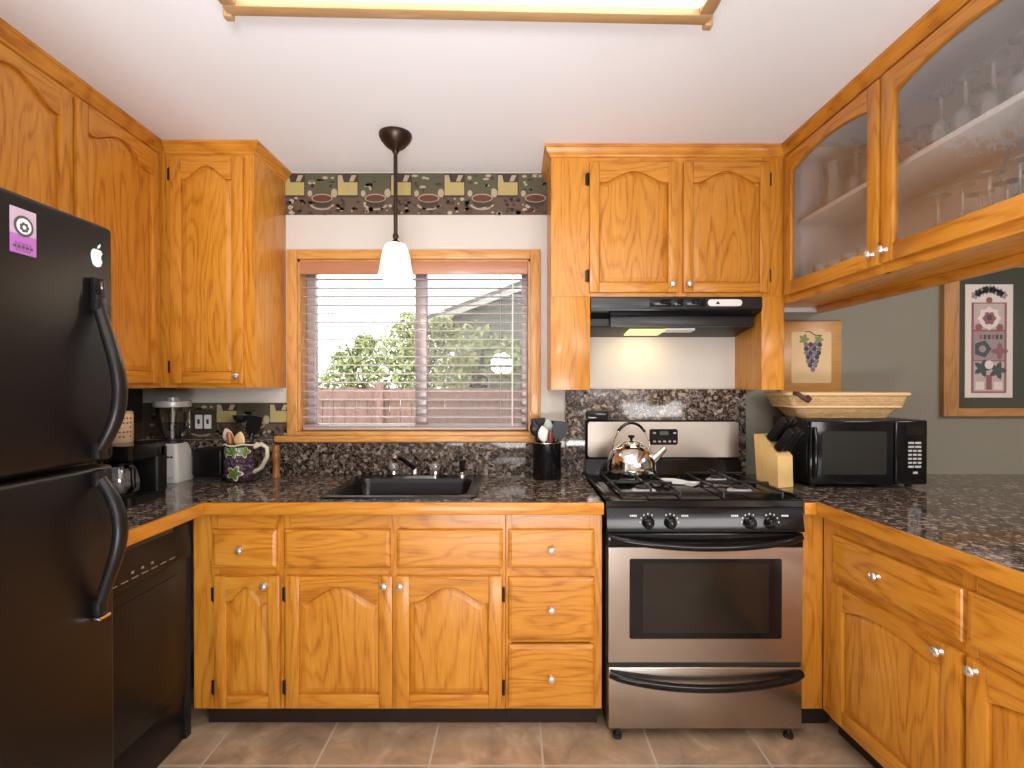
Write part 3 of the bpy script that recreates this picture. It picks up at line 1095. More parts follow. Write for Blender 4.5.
# cabinet over the range
RY = 2.355
K = 219.1
rx0, rx1 = (551 - 514) / K, 1.232
c = thing('wall_cabinet', 'oak wall cabinet with two arched doors and side legs framing the range hood', 'cabinet', (0, RY, 0))
hd0, hd1 = (590 - 514) / K, (761.5 - 514) / K
m = MB()
dp = D - RY - .001
m.box(rx0, rx1, .019, dp, 1.772, CZ - .001, OAK['z'])
m.box(rx0, hd0, .019, dp, UB - .01, 1.772, OAK['z'])
m.box(hd1, rx1, .019, dp, UB - .01, 1.772, OAK['z'])
m.build('body', c, False)
face_frame(c, 0, [(rx0, hd0), ((673 - 514) / K, (686 - 514) / K), (hd1, rx1)],
           [(hd0, (673 - 514) / K, 2.36, CZ - .002), ((686 - 514) / K, hd1, 2.36, CZ - .002), (hd0, (673 - 514) / K, 1.772, 1.80), ((686 - 514) / K, hd1, 1.772, 1.80)], (1.772, CZ - .002))
for a_, b_ in ((rx0, hd0), (hd1, rx1)):
    m = MB(); m.box(a_, b_, 0, .019, UB - .01, 1.772, OAK['z'], .001); m.build('side_leg', c, False)
door(c, (589 - 514) / K, (676.5 - 514) / K, 1.790, 2.378, -.02, A=.05, kn=((670.5 - 514) / K, 1.824), hg=(589 - 514) / K - .006, sw=.044)
door(c, (682 - 514) / K, (767.5 - 514) / K, 1.790, 2.378, -.02, A=.05, kn=((687 - 514) / K, 1.824), hg=(767.5 - 514) / K + .006, sw=.044)
crown(c, [(rx0, D - RY - .002), (rx0, 0), (rx1, 0)], ZC)

# glass fronted cabinet over the peninsula, faces -x
GX0, GX1 = 1.233, 1.56
GB = 1.740
gl = 2.2
c = thing('glass_cabinet', 'oak glass door cabinet of stemware hanging above the peninsula', 'cabinet', (GX0, RY, 0), -PI / 2)
gy0 = RY - D + .002          # local x of the wall end
m = MB()
dpt = GX1 - GX0
m.box(gy0, gl, .019, dpt, CZ - .02, CZ - .001, INSIDE)                    # top
m.box(gy0, gl, .019, dpt, GB + .022, GB + .040, OAK['x'])                 # bottom board
m.box(gy0, gl, .019, dpt - .02, GB + .040, GB + .044, INSIDE)
m.box(gy0, gl, dpt - .018, dpt, GB, CZ - .001, OAK['z'])                  # back
m.box(gy0, gl, dpt - .022, dpt - .018, GB + .044, CZ - .02, INSIDE)
m.box(gy0, gy0 + .02, .019, dpt - .02, GB, CZ - .02, INSIDE)
m.box(.03, .036, .019, dpt - .022, GB + .044, CZ - .02, INSIDE)           # end panel behind the first stile
m.box(gl - .02, gl, .019, dpt - .02, GB, CZ - .02, OAK['z'])
m.build('body', c, False)
face_frame(c, 0, [(0, .042), (.622, .652), (1.235, 1.27), (1.85, 1.89)],
           [(.042, gl, 2.372, CZ - .002), (.042, gl, GB, GB + .055)], (GB, CZ - .002))
GA = -.035
door(c, .030, .630, 1.770, 2.388, -.02, A=GA, kn=(.605, 1.81), glass=RIPPLE, rail=.045, sw=.055)
door(c, .642, 1.242, 1.770, 2.388, -.02, A=GA, kn=(.667, 1.81), glass=RIPPLE, rail=.045, sw=.055)
door(c, 1.256, 1.856, 1.770, 2.388, -.02, A=GA, kn=(1.83, 1.81), glass=RIPPLE, rail=.045, sw=.055)
SHZ = 2.083
m = MB(); m.box(.037, gl - .02, .035, dpt - .023, SHZ, SHZ + .018, WHITEP, .002); m.build('shelf', c, False)
crown(c, [(0, 0), (gl, 0)], ZC)
m = MB()
m.box(gy0 + .06, gl, dpt - .05, dpt - .02, GB - .012, GB + .022, OAK['x'], .002)
m.build('light_rail', c, False)

# stemware and tumblers inside


def wine_profile(h=.175, r=.036):
    o_ = [(0, 0), (.033, 0), (.033, .002), (.006, .008), (.0042, .02), (.004, h * .45), (.008, h * .5), (r * .8, h * .58), (r, h * .74), (r * .82, h)]
    i_ = [(r * .79, h), (r * .965, h * .74), (r * .76, h * .60), (0, h * .535)]
    return o_ + i_


def mesh_of(name, prof, flip=False):
    mb = MB()
    if flip:
        hmax = max(h for _, h in prof)
        prof = [(r, hmax - h) for r, h in prof]
    mb.lathe(prof, (0, 0, 0), CRYSTAL, 18, 'z', None, False)
    o = mb.build(name)
    return o


gz0, gz1 = GB + .044, SHZ + .018
wg = mesh_of('wine_glass', wine_profile(), True)
tb = mesh_of('tumbler', [(0, 0), (.030, 0), (.036, .10), (.034, .10), (.028, .008), (0, .008)])
pi_ = mesh_of('glass_pitcher', [(0, 0), (.05, 0), (.055, .05), (.046, .13), (.052, .2), (.049, .2), (.043, .13), (.051, .05), (.046, .008), (0, .008)])
used = {'wg': False, 'tb': False}


def put(src, key, lx, ly, z, label, group):
    o = src if not used[key] else dup(src)
    used[key] = True
    o.location = (GX0 + ly, RY - lx, z + .0008)
    tag(o, label, 'glass', group)
    return o


for row, ly in enumerate((.10, .205)):
    for i in range(6):
        put(wg, 'wg', .74 + i * .088 + row * .03, ly, gz1,
            'clear stem glass upside down on the shelf behind the second glass door', 'stem glasses on the upper shelf')
    for i in range(6):
        put(wg, 'wg', .73 + i * .088 + row * .03, ly, gz0,
            'clear stem glass upside down on the cabinet floor behind the second glass door', 'stem glasses on the cabinet floor')
    for i in range(3):
        put(wg, 'wg', .34 + i * .09, ly, gz1,
            'clear stem glass upside down beside the tall glass pitcher', 'stem glasses beside the pitcher')
    for i in range(5):
        put(tb, 'tb', .12 + i * .095, ly, gz0,
            'clear tumbler standing below the tall glass pitcher', 'tumblers behind the first glass door')
pi_.location = (GX0 + .13, RY - .17, gz1 + .0008)
tag(pi_, 'tall clear glass pitcher on the shelf behind the first glass door', 'pitcher')

# ------------------------------------------------------------------ refrigerator (front faces +x)
fr = thing('refrigerator', 'black top freezer refrigerator with two curved handles', 'refrigerator', (-1.48, .96, 0))
FX = -1.07
fy0_, fy1_ = .56, 1.382
m = MB(); m.box(-1.875, FX - .075, fy0_ + .008, fy1_ - .008, .02, 1.765, FRIDGE, .006); m.build('body', fr)
SPL = 1.164
m = MB(); m.box(FX - .07, FX, fy0_, fy1_, SPL + .006, 1.784, FRIDGE, .014, 3); fd = m.build('freezer_door', fr)
m = MB(); m.box(FX - .07, FX, fy0_, fy1_, .11, SPL - .006, FRIDGE, .014, 3); ld = m.build('refrigerator_door', fr)
m = MB(); m.box(FX - .075, FX - .07, fy0_ + .012, fy1_ - .012, .12, 1.77, GREY); m.build('door_gasket', fr)
m = MB(); m.box(-1.86, FX - .05, fy0_ + .01, fy1_ - .01, 0.0, .10, BLACK3, .004); m.build('toe_grille', fr)
m = MB(); m.box(FX - .10, FX - .02, fy0_ + .01, fy0_ + .06, 1.765, 1.80, BLACK3, .004); m.build('hinge_cap', fr)


def fridge_handle(door_, zthin, zfat):
    """bowed grip: leaves the door slowly at the thin end, swells and turns back sharply near the split"""
    m = MB()
    n = 28
    pts, rs = [], []
    yh = 1.318
    for k in range(n + 1):
        t = k / n
        f = math.sin(PI * t ** 1.35)
        pts.append((FX + .010 + .050 * max(f, 0) ** .9, yh + .004 * f, zthin + (zfat - zthin) * t))
        rs.append(.0155 + .0045 * f)
    m.tube(pts, rs, BLACK2, 12, True, None, (1.0, .8))
    for zc in (zthin, zfat):
        m.box(FX - .002, FX + .022, yh - .017, yh + .017, zc - .022, zc + .022, BLACK2, .008)
    m.build('handle', door_)


fridge_handle(fd, 1.575, 1.20)
m = MB(); m.box(FX - .001, FX + .014, 1.302, 1.336, 1.575, 1.640, BLACK, .004); m.build('handle_mount', fd)
fridge_handle(ld, .80, 1.13)
m = MB(); m.box(FX + .001, FX + .024, 1.298, 1.338, .770, .779, CHROME, .003); m.build('handle_trim', ld)

# magnet with a round picture (flat card)
PINK = plain('magnet_pink', (0.36, 0.12, 0.40), 0.6)
PALE = plain('magnet_pale', (0.44, 0.33, 0.42), 0.6)
DGR = plain('magnet_dark', (0.07, 0.06, 0.06), 0.6)
mg = thing('fridge_magnet', 'pink and purple card magnet with a round emblem on the freezer door', 'magnet', (FX + .001, 1.14, 1.70))
m = MB()


def fy(xpx):
    return -FX * 516 / (514 - xpx)


ya, yb_ = fy(10.5), fy(36.5)
za, zb = 1.365 + (386 - 205) * ya / 516, 1.365 + (386 - 251) * ya / 516
zmid = zb + (za - zb) * .42
m.box(FX, FX + .0015, ya, yb_, zb, zmid, PINK)
m.box(FX, FX + .0015, ya, yb_, zmid, za, PALE)
m.build('card', mg)
m = MB()
yc, zc_ = (ya + yb_) / 2, zb + (za - zb) * .62
rr = (yb_ - ya) * .38
m.lathe([(0, 0), (rr, 0), (rr, .0008), (0, .0008)], (FX + .0015, yc, zc_), DGR, 28, 'x')
m.lathe([(0, 0), (rr * .74, 0), (rr * .74, .0006), (0, .0006)], (FX + .0023, yc, zc_), WHITEP, 28, 'x')
for a in range(7):
    an = a * 2 * PI / 7
    m.lathe([(0, 0), (rr * .16, 0), (rr * .16, .0006), (0, .0006)], (FX + .0029, yc + rr * .34 * math.cos(an), zc_ - rr * .1 + rr * .34 * math.sin(an)), DGR, 10, 'x')
m.build('emblem', mg)
m = MB()
for k, (wd, zz) in enumerate(((.34, .22), (.40, .15), (.30, .08))):
    zt_ = zb + (za - zb) * zz
    for q in range(5):
        m.box(FX + .0015, FX + .002, yc + (yb_ - ya) * wd * (-1 + .4 * q), yc + (yb_ - ya) * wd * (-1 + .4 * q + .3), zt_ - .003, zt_ + .003, DGR if k == 1 else plain('print_purple', (.25, .08, .28), .6))
m.build('printed_lines', mg)
# white apple shaped sticker
ap = MB()
R = .020
ay, az = 1.325, 1.694
pts = []
for k in range(40):
    a = 2 * PI * k / 40
    r_ = R * (1 - .10 * math.cos(2 * a) + .05 * math.cos(3 * a - PI / 2))
    if math.sin(a) > .9:
        r_ *= .90
    if math.sin(a) < -.94:
        r_ *= .93
    u_, v_ = r_ * math.cos(a), r_ * math.sin(a) * 1.12
    dx, dz = u_ - R * 1.22, v_ - R * .12        # the bite, on the far side
    dd = math.hypot(dx, dz)
    if dd < R * .62:
        u_, v_ = R * 1.22 + dx / dd * R * .62, R * .12 + dz / dd * R * .62
    pts.append((ay + u_, az + v_))
ap.prism(pts, 'yz', FX, FX + .0015, WHITEP)
leaf = [(ay + .002, az + .024), (ay + .004, az + .031), (ay + .010, az + .037), (ay + .0105, az + .031), (ay + .007, az + .026)]
ap.prism(leaf, 'yz', FX, FX + .0015, WHITEP)
tag(ap.build('sticker'), 'white bitten apple sticker on the freezer door above the handle', 'sticker')

# ------------------------------------------------------------------ dishwasher (faces +x)
dw = thing('dishwasher', 'black built in dishwasher between refrigerator and corner cabinet', 'dishwasher', (-1.5, 1.69, 0))
WX = -1.262
wy0, wy1 = 1.392, 1.985
m = MB(); m.box(XL + .03, WX - .03, wy0, 2.018, .0, .866, BLACK3)
m.box(WX - .03, WX - .006, wy1 + .002, 2.018, .0, .866, BLACK3); m.build('body', dw)
m = MB(); m.box(WX - .03, WX, wy0, wy1, .18, .705, BLACK2, .006)
m.box(WX, WX + .003, wy0 + .06, wy1 - .06, .235, .66, BLACK2, .001)
m.build('door', dw)
m = MB()
m.prism([(WX - .03, .71), (WX + .012, .71), (WX + .018, .73), (WX + .010, .815), (WX + .002, .862), (WX - .03, .862)], 'xz', wy0, wy1, BLACK2)
cp = m.build('control_panel', dw)
m = MB(); m.box(WX + .004, WX + .016, wy0 + .07, wy1 - .10, .832, .852, GREY, .004); m.build('handle', cp)
m = MB()
DWM = plain('dishwasher_print', (0.30, 0.28, 0.26), 0.5)
for k in range(9):
    yy = wy0 + .10 + k * .046
    m.box(WX + .0165, WX + .0175, yy, yy + .030, .735, .739, DWM)
    if k in (1, 2, 4, 5, 6):
        m.box(WX + .015, WX + .0163, yy, yy + .012, .752, .760, DWM)
m.build('buttons', cp)
m = MB(); m.box(WX - .06, WX - .012, wy0, wy1, .001, .172, BLACK2, .004); m.build('kick_plate', dw)

# ------------------------------------------------------------------ range
rg = thing('range', 'stainless steel and black gas range with four burners', 'range', (.735, 2.3, 0))
X0, X1 = .357, 1.113
FYR = 1.975
m = MB(); m.box(X0 + .004, X1 - .004, FYR + .045, D - .03, .045, .90, BLACK3); m.build('body', rg)
for x in (X0 + .045, X1 - .045):
    for y in (FYR + .025, D - .1):
        m = MB(); m.lathe([(0, 0), (.018, 0), (.018, .012), (.009, .016), (.009, .046), (0, .046)], (x, y, 0), BLACK3, 14); m.build('foot', rg)
# storage drawer
m = MB(); m.box(X0 + .006, X1 - .006, FYR, FYR + .045, .046, .285, STEEL, .006); sd = m.build('drawer', rg)


def bow_handle(parent, za, dip, outy, rad, mat, xa, xb, flat=(1, 1)):
    m = MB()
    pts = []
    n = 24
    for k in range(n + 1):
        t = k / n
        s = 1 - (2 * t - 1) ** 2
        edge = min(1, min(t, 1 - t) / .05)
        pts.append((xa + (xb - xa) * t, FYR - .006 - outy * (s ** .5) * 1.0, za - dip * s))
    m.tube(pts, rad, mat, 12, True, None, flat)
    m.build('handle', parent)


bow_handle(sd, .262, .032, .042, .013, BLACK, X0 + .012, X1 - .012, (1, 1.25))
m = MB(); m.box(X0 + .006, X1 - .006, FYR + .01, FYR + .045, .285, .304, BLACK3); m.build('gap_strip', rg)
# oven door: steel frame round the black window
m = MB()
wx0, wx1, wz0, wz1 = (630 - 514) / 261.3, (782 - 514) / 261.3, .396, .702
for a in ((X0 + .006, wx0, .304, .745), (wx1, X1 - .006, .304, .745), (wx0, wx1, .304, wz0), (wx0, wx1, wz1, .745)):
    m.box(a[0], a[1], FYR, FYR + .045, a[2], a[3], STEEL)
od = m.build('oven_door', rg)
m = MB()
m.prism(rrect(wx0 - .001, wx1 + .001, wz0 - .001, wz1 + .001, .008), 'xz', FYR - .002, FYR + .03, BLACK)
m.build('window_surround', od)
m = MB(); m.box(wx0 + .05, wx1 - .05, FYR - .003, FYR - .0021, wz0 + .022, wz1 - .018, DGLASS); m.build('window_pane', od)
m = MB(); m.box(X0 + .004, X1 - .004, FYR - .002, FYR + .045, .745, .800, BLACK, .004); m.build('top_band', od)
bow_handle(od, .786, .026, .046, .0125, BLACK, X0 + .016, X1 - .016, (1, 1.1))
# control panel
m = MB()
m.prism([(FYR - .004, .806), (FYR + .010, .885), (FYR + .02, .900), (FYR + .07, .900), (FYR + .07, .806)], 'yz', X0, X1, BLACK)
cp = m.build('control_panel', rg)


def on_panel(x, z):
    return FYR - .004 + (z - .806) * .014 / .079


for xk in (.515, .600, .905, .985):
    m = MB()
    zk = .842
    yk = on_panel(xk, zk)
    m.lathe([(0, .002), (.024, .002), (.0235, -.006), (.0195, -.010), (.018, -.024), (.015, -.027), (0, -.027)], (xk, yk, zk), BLACK, 24, 'y')
    m.box(xk - .004, xk + .004, yk - .033, yk - .02, zk - .019, zk + .019, BLACK, .002)
    m.build('knob', cp)
m = MB()
for xk, sd_ in ((.515, -1), (.600, 1), (.905, -1), (.985, 1)):
    for q in range(9):
        a = math.radians(60 + 15 * q) if sd_ < 0 else math.radians(0 + 15 * q)
        if q in (0, 2, 4, 6, 8):
            xx, zz = xk + .031 * math.cos(a), .842 + .031 * math.sin(a)
            m.box(xx - .0016, xx + .0016, on_panel(xx, zz) - .0012, on_panel(xx, zz), zz - .003, zz + .003, MARK)
    for q in range(4):
        xx = xk + sd_ * (.046 + .007 * q)
        m.box(xx - .0022, xx + .0022, on_panel(xx, .866) - .0014, on_panel(xx, .866), .8625, .8695, MARK)
m.build('burner_marks', cp)
# cooktop
m = MB()
m.prism([(FYR + .012, .899), (FYR + .012, .922), (FYR + .03, .930), (D - .11, .930), (D - .11, .899)], 'yz', X0 - .002, X1 + .002, BLACK)
m.box(X0 - .002, X0 + .016, FYR + .03, D - .11, .930, .936, BLACK, .002)
m.box(X1 - .016, X1 + .002, FYR + .03, D - .11, .930, .936, BLACK, .002)
m.build('cooktop', rg)
for bx_ in (.535, .935):
    for by_ in (2.13, 2.37):
        m = MB()
        m.lathe([(0, 0), (.052, 0), (.050, .006), (.036, .010), (.036, .014), (0, .014)], (bx_, by_, .930), SILVERP, 24)
        m.lathe([(0, .014), (.034, .014), (.033, .021), (.028, .023), (0, .023)], (bx_, by_, .930), BLACK3, 24)
        m.build('burner', rg)
        m = MB()
        g = .115
        zt_ = .966
        for (ax_, ay_, bx2, by2) in ((-g, -g, g, -g), (g, -g, g, g), (g, g, -g, g), (-g, g, -g, -g)):
            m.tube([(bx_ + ax_, by_ + ay_, .948), (bx_ + bx2, by_ + by2, .948)], .0048, BLACK2, 8)
        for dx_, dy_ in ((1, 0), (-1, 0), (0, 1), (0, -1)):
            m.tube([(bx_ + dx_ * g, by_ + dy_ * g, .948), (bx_ + dx_ * g, by_ + dy_ * g, zt_), (bx_ + dx_ * .022, by_ + dy_ * .022, zt_)], .0048, BLACK2, 8)
        for dx_, dy_ in ((1, 1), (-1, 1), (1, -1), (-1, -1)):
            m.tube([(bx_ + dx_ * g, by_ + dy_ * g, .930), (bx_ + dx_ * g, by_ + dy_ * g, .950)], .0055, BLACK2, 8)
        m.build('grate', rg)
# backguard
BGY = D - .075
m = MB()
m.box(X0, X1 + .006, BGY, D - .03, .90, 1.195, BLACK, .012, 3)
m.prism([(D - .11, .925), (D - .08, 1.0), (BGY + .01, 1.0), (BGY + .01, .925)], 'yz', X0, X1 + .01, BLACK)
bg_ = m.build('backguard', rg)
m = MB(); m.prism(rrect(X0 + .010, X1 + .002, 1.012, 1.187, .014), 'xz', BGY - .006, BGY + .004, STEEL); m.build('backguard_panel', bg_)
m = MB(); m.prism(rrect(.672, .812, 1.073, 1.152, .010), 'xz', BGY - .009, BGY - .005, BLACK); dsp = m.build('display', bg_)
m = MB()
for q in range(5):
    x = .690 + q * .025
    m.box(x, x + .013, BGY - .0098, BGY - .009, 1.086, 1.094, plain('display_print', (.35, .36, .36), .5))
    if q in (0, 4):
        m.box(x, x + .013, BGY - .0098, BGY - .009, 1.128, 1.136, plain('display_print', (.35, .36, .36), .5))
m.box(.722, .765, BGY - .0098, BGY - .009, 1.122, 1.140, plain('display_window', (.05, .07, .065), .3))
m.build('display_buttons', dsp)
# small black box on top
b = thing('timer_box', 'small black box on top of the range backguard', 'box', (.416, D - .05, 1.195))
m = MB(); m.box(.363, .470, D - .072, D - .026, 1.195, 1.238, BLACK2, .006); m.build('case', b)
m = MB(); m.box(.37, .463, D - .0735, D - .0715, 1.200, 1.233, BLACK, .002); m.build('face', b)

# kettle
ke = thing('kettle', 'polished steel kettle with arched handle on the rear burner', 'kettle', (.537, 2.36, .971))
kc = (.537, 2.36, .971)
m = MB()
m.lathe([(0, 0), (.098, 0), (.108, .006), (.110, .02), (.107, .05), (.096, .085), (.078, .110), (.056, .124), (.050, .127), (.048, .130), (0, .130)], kc, CHROME, 40)
m.build('body', ke)
m = MB()
m.lathe([(0, .129), (.046, .129), (.045, .134), (.03, .142), (0, .145)], kc, CHROME, 32)
lid = m.build('lid', ke)
m = MB()
m.lathe([(0, .144), (.006, .144), (.006, .152), (.015, .160), (.016, .166), (.010, .170), (0, .171)], kc, BLACK, 20)
m.build('lid_knob', lid)
m = MB()
m.tube([(kc[0] + .085, kc[1] - .02, kc[2] + .055), (kc[0] + .115, kc[1] - .028, kc[2] + .082), (kc[0] + .145, kc[1] - .035, kc[2] + .115)], [.023, .017, .012], CHROME, 16)
m.build('spout', ke)
m = MB()
hp, gp = [], []
for k in range(25):
    a = PI * k / 24
    p = (kc[0] - .086 * math.cos(a) * 1.0, kc[1], kc[2] + .09 + .135 * math.sin(a))
    hp.append(p)
m.tube(hp, .0045, CHROME, 10, True, None, (1.8, .8))
hd_ = m.build('handle', ke)
m = MB(); m.tube(hp[6:19], .0075, BLACK, 10, True, None, (1.4, .9)); m.build('grip', hd_)

# spoon rest
sr = MB()
rings = []
CER = plain('white_ceramic', (0.74, 0.76, 0.72), 0.18)
sp_ = (.728, 2.285)
def fishw(t):
    return .036 * math.sin(PI * min(t / .72, 1)) ** .7 + (.0 if t < .66 else .028 * ((t - .66) / .34)) + .004
ang = math.radians(-38)
top, bot = [], []
for k in range(21):
    t = k / 20
    top.append((-.085 + .17 * t, fishw(t)))
    bot.append((-.085 + .17 * t, -fishw(t)))
out = top + bot[::-1]
def rot(p):
    return (sp_[0] + p[0] * math.cos(ang) - p[1] * math.sin(ang), sp_[1] + p[0] * math.sin(ang) + p[1] * math.cos(ang))
O = [rot(p) for p in out]
I = [rot((p[0] * .8, p[1] * .72)) for p in out]
sr.loft([[(a, b_, .931) for a, b_ in I], [(a, b_, .937) for a, b_ in O], [(a, b_, .946) for a, b_ in O], [(a, b_, .939) for a, b_ in I]], CER)
tag(sr.build('spoon_rest'), 'white fish shaped ceramic spoon rest between the burners', 'spoon rest')

# ------------------------------------------------------------------ range hood
hd = thing('range_hood', 'black range hood with lit lamp under the oak cabinet', 'range hood', (.73, 2.4, 1.62))
h0, h1 = hd0 + .002, hd1 - .002
m = MB()
m.box(h0, h1, RY - .012, D - .005, 1.716, 1.768, GREY, .003)
m.build('top_panel', hd)
m = MB()
m.prism([(RY + .055, 1.716), (RY + .055, 1.690), (RY + .075, 1.680), (RY + .075, 1.648), (RY + .09, 1.640), (D - .006, 1.614), (D - .006, 1.716)], 'yz', h0 + .004, h1 - .004, BLACK2)
m.build('canopy', hd)
m = MB()
m.prism([(RY - .008, 1.708), (RY + .055, 1.690), (RY + .055, 1.696), (RY - .008, 1.716)], 'yz', h0 + .002, h1 - .002, BLACK)
m.build('recess', hd)
m = MB()
m.box(h0 + .10, h1 - .012, RY + .05, RY + .076, 1.642, 1.690, GREY, .003)
m.build('visor', hd)
m = MB()
zf = 1.640 - .012
m.prism([(RY + .10, 1.636), (D - .06, 1.624), (D - .06, 1.618), (RY + .10, 1.630)], 'yz', h0 + .20, h0 + .37, HOODLAMP)
m.build('lamp_lens', hd)
m = MB()
m.prism([(RY + .095, 1.6395), (RY + .16, 1.634), (RY + .16, 1.625), (RY + .095, 1.6305)], 'yz', h0 + .37, h0 + .51, WHITEP)
m.build('filter_tag', hd)
m = MB()
m.prism(rrect(h0 + .53, h0 + .685, 1.727, 1.758, .014), 'xz', RY - .0145, RY - .012, WHITEP)
st = m.build('sticker', hd)
m = MB(); m.prism([(h0 + .565, 1.736), (h0 + .575, 1.750), (h0 + .585, 1.736)], 'xz', RY - .0152, RY - .0145, GREY); m.build('sticker_mark', st)
m = MB()
for a, b_ in ((.265, .365), (.37, .42), (.425, .52)):
    m.box(h0 + a, h0 + b_, RY - .0135, RY - .012, 1.724, 1.760, BLACK, .001)
m.build('switch_panel', hd)
m = MB(); m.box(h0 + .525, h0 + .67, RY + .050, RY + .054, 1.692, 1.707, SILVERP); m.build('label_strip', hd)
pl_ = bpy.data.lights.new('hood_lamp', 'AREA'); pl_.shape = 'RECTANGLE'; pl_.size = .17; pl_.size_y = .12; pl_.energy = .45; pl_.color = (1, .82, .45)
po = bpy.data.objects.new('hood_lamp', pl_); C.objects.link(po); po.location = (h0 + .285, D - .13, 1.612); po.rotation_euler = (math.radians(20), 0, 0)

# ------------------------------------------------------------------ sink and faucet
SINKM = plain('black_sink_enamel', (0.006, 0.006, 0.0065), 0.2, spec=0.35)
sk = thing('sink', 'black single bowl drop in sink in the granite counter', 'sink', (-.468, 2.32, .914))
m = MB()


def rr3(x0, x1, y0, y1, r, z):
    return [(a, b_, z) for a, b_ in rrect(x0, x1, y0, y1, r, 5)]


ibx = (SKX0 + .045, SKX1 - .045, SKY0 + .04, SKY1 - .115)
m.loft([rr3(SKX0, SKX1, SKY0, SKY1, .035, CT1 + .0005), rr3(SKX0 + .003, SKX1 - .003, SKY0 + .003, SKY1 - .003, .034, CT1 + .007),
        rr3(SKX0 + .012, SKX1 - .012, SKY0 + .012, SKY1 - .012, .03, CT1 + .010),
        rr3(ibx[0], ibx[1], ibx[2], ibx[3], .05, CT1 + .008), rr3(ibx[0] + .008, ibx[1] - .008, ibx[2] + .008, ibx[3] - .008, .05, CT1 - .01),
        rr3(ibx[0] + .02, ibx[1] - .02, ibx[2] + .02, ibx[3] - .02, .05, CT1 - .17), rr3(ibx[0] + .06, ibx[1] - .06, ibx[2] + .06, ibx[3] - .06, .03, CT1 - .185)],
       SINKM, False, True)
m.build('basin', sk)
m = MB(); m.lathe([(0, 0), (.04, 0), (.042, .003), (.03, .005), (0, .003)], (-.468, 2.26, CT1 - .185), CHROME, 24); m.build('drain', sk)
fa = thing('faucet', 'chrome faucet with clear knob handles and dark tilted spout behind the sink', 'faucet', (-.49, 2.53, CT1 + .01))
fz = CT1 + .009
fyy = 2.535
m = MB()
m.prism(rrect(-.61, -.37, fyy - .024, fyy + .024, .02), 'xy', fz, fz + .012, CHROME)
m.build('base_plate', fa)
for xx in (-.592, -.388):
    m = MB()
    m.lathe([(0, 0), (.02, 0), (.018, .012), (.012, .016), (0, .016)], (xx, fyy, fz + .012), CHROME, 18)
    m.lathe([(.0, .016), (.014, .016), (.024, .022), (.026, .038), (.020, .050), (0, .053)], (xx, fyy, fz + .012), CLEARK, 12)
    m.build('handle', fa)
m = MB()
m.lathe([(0, 0), (.02, 0), (.018, .02), (.014, .03), (0, .03)], (-.49, fyy, fz + .012), CHROME, 18)
m.tube([(-.49, fyy, fz + .03), (-.497, fyy - .02, fz + .05), (-.525, fyy - .10, fz + .095), (-.545, fyy - .155, fz + .118)], [.013, .012, .0105, .010], BLACK, 14)
m.tube([(-.545, fyy - .155, fz + .118), (-.550, fyy - .165, fz + .105)], [.012, .012], CHROME, 14)
m.build('spout', fa)
sy_ = thing('sink_sprayer', 'dark hand sprayer standing at the sink corner near the faucet', 'sprayer', (-.255, 2.54, CT1 + .009))
m = MB(); m.lathe([(0, 0), (.022, 0), (.02, .006), (.013, .01), (.011, .025), (0, .025)], (-.255, 2.54, fz), CHROME, 18); m.build('holder', sy_)
m = MB(); m.lathe([(0, .02), (.012, .02), (.013, .05), (.017, .062), (.016, .078), (0, .08)], (-.255, 2.54, fz), BLACK2, 18); m.build('spray_head', sy_)

# ------------------------------------------------------------------ ceiling light box, pendant
LBX, LBY, LBZ = [oak('light_box_wood_' + q, q, (0.42, 0.27, 0.13), (0.36, 0.215, 0.095), (0.24, 0.13, 0.05), figure=.3) for q in 'xyz']
cl = thing('ceiling_light', 'wood framed fluorescent light box on the ceiling', 'ceiling light', (-.108, 1.105, CZ), math.radians(1.6))
LFX, LFY = .652, .31
LZ = -.095
m = MB()
for (a, b_, c_, d_) in ((-LFX, LFX, LFY - .04, LFY), (-LFX, LFX, -LFY, -LFY + .04)):
    m.box(a, b_, c_, d_, LZ, -.001, LBX, .006)
for (a, b_) in ((-LFX, -LFX + .04), (LFX - .04, LFX)):
    m.box(a, b_, -LFY + .04, LFY - .04, LZ, -.001, LBY, .006)
m.build('frame', cl, False)
for sx_ in (-1, 1):
    for sy2 in (-1, 1):
        m = MB()
        m.box(sx_ * LFX - .012, sx_ * LFX + .012, sy2 * LFY - .012, sy2 * LFY + .012, LZ - .006, -.001, LBZ, .004)
        m.build('corner_block', cl, False)
m = MB(); m.box(-LFX + .04, LFX - .04, -LFY + .04, LFY - .04, LZ + .02, LZ + .026, DIFF); m.build('diffuser', cl, False)

pd = thing('pendant_lamp', 'bronze rod pendant lamp with lit bell shade before the window', 'pendant lamp', (-.513, 2.24, CZ))
pc_ = (-.513, 2.24, CZ)
m = MB(); m.lathe([(0, -.001), (.070, -.001), (.071, -.012), (.062, -.03), (.04, -.055), (.018, -.07), (.010, -.085), (0, -.085)], pc_, BRONZE, 32); m.build('canopy', pd)
m = MB(); m.tube([(pc_[0], pc_[1], CZ - .08), (pc_[0], pc_[1], 2.01)], .0088, BRONZE, 12); m.build('rod', pd)
m = MB(); m.lathe([(0, .055), (.008, .055), (.013, .045), (.013, .036), (.008, .030), (.012, .022), (.025, .012), (.030, .004), (.030, -.006), (0, -.006)], (pc_[0], pc_[1], 1.972), BRONZE, 24); m.build('socket', pd)
m = MB()
m.lathe([(.026, .145), (.042, .138), (.053, .115), (.060, .085), (.066, .045), (.073, .012), (.078, 0), (.075, 0), (.070, .013), (.062, .045), (.056, .085), (.049, .113), (.038, .132), (.024, .139)],
        (pc_[0], pc_[1], 1.838), SHADE, 32, 'z', None, False)
m.build('shade', pd)
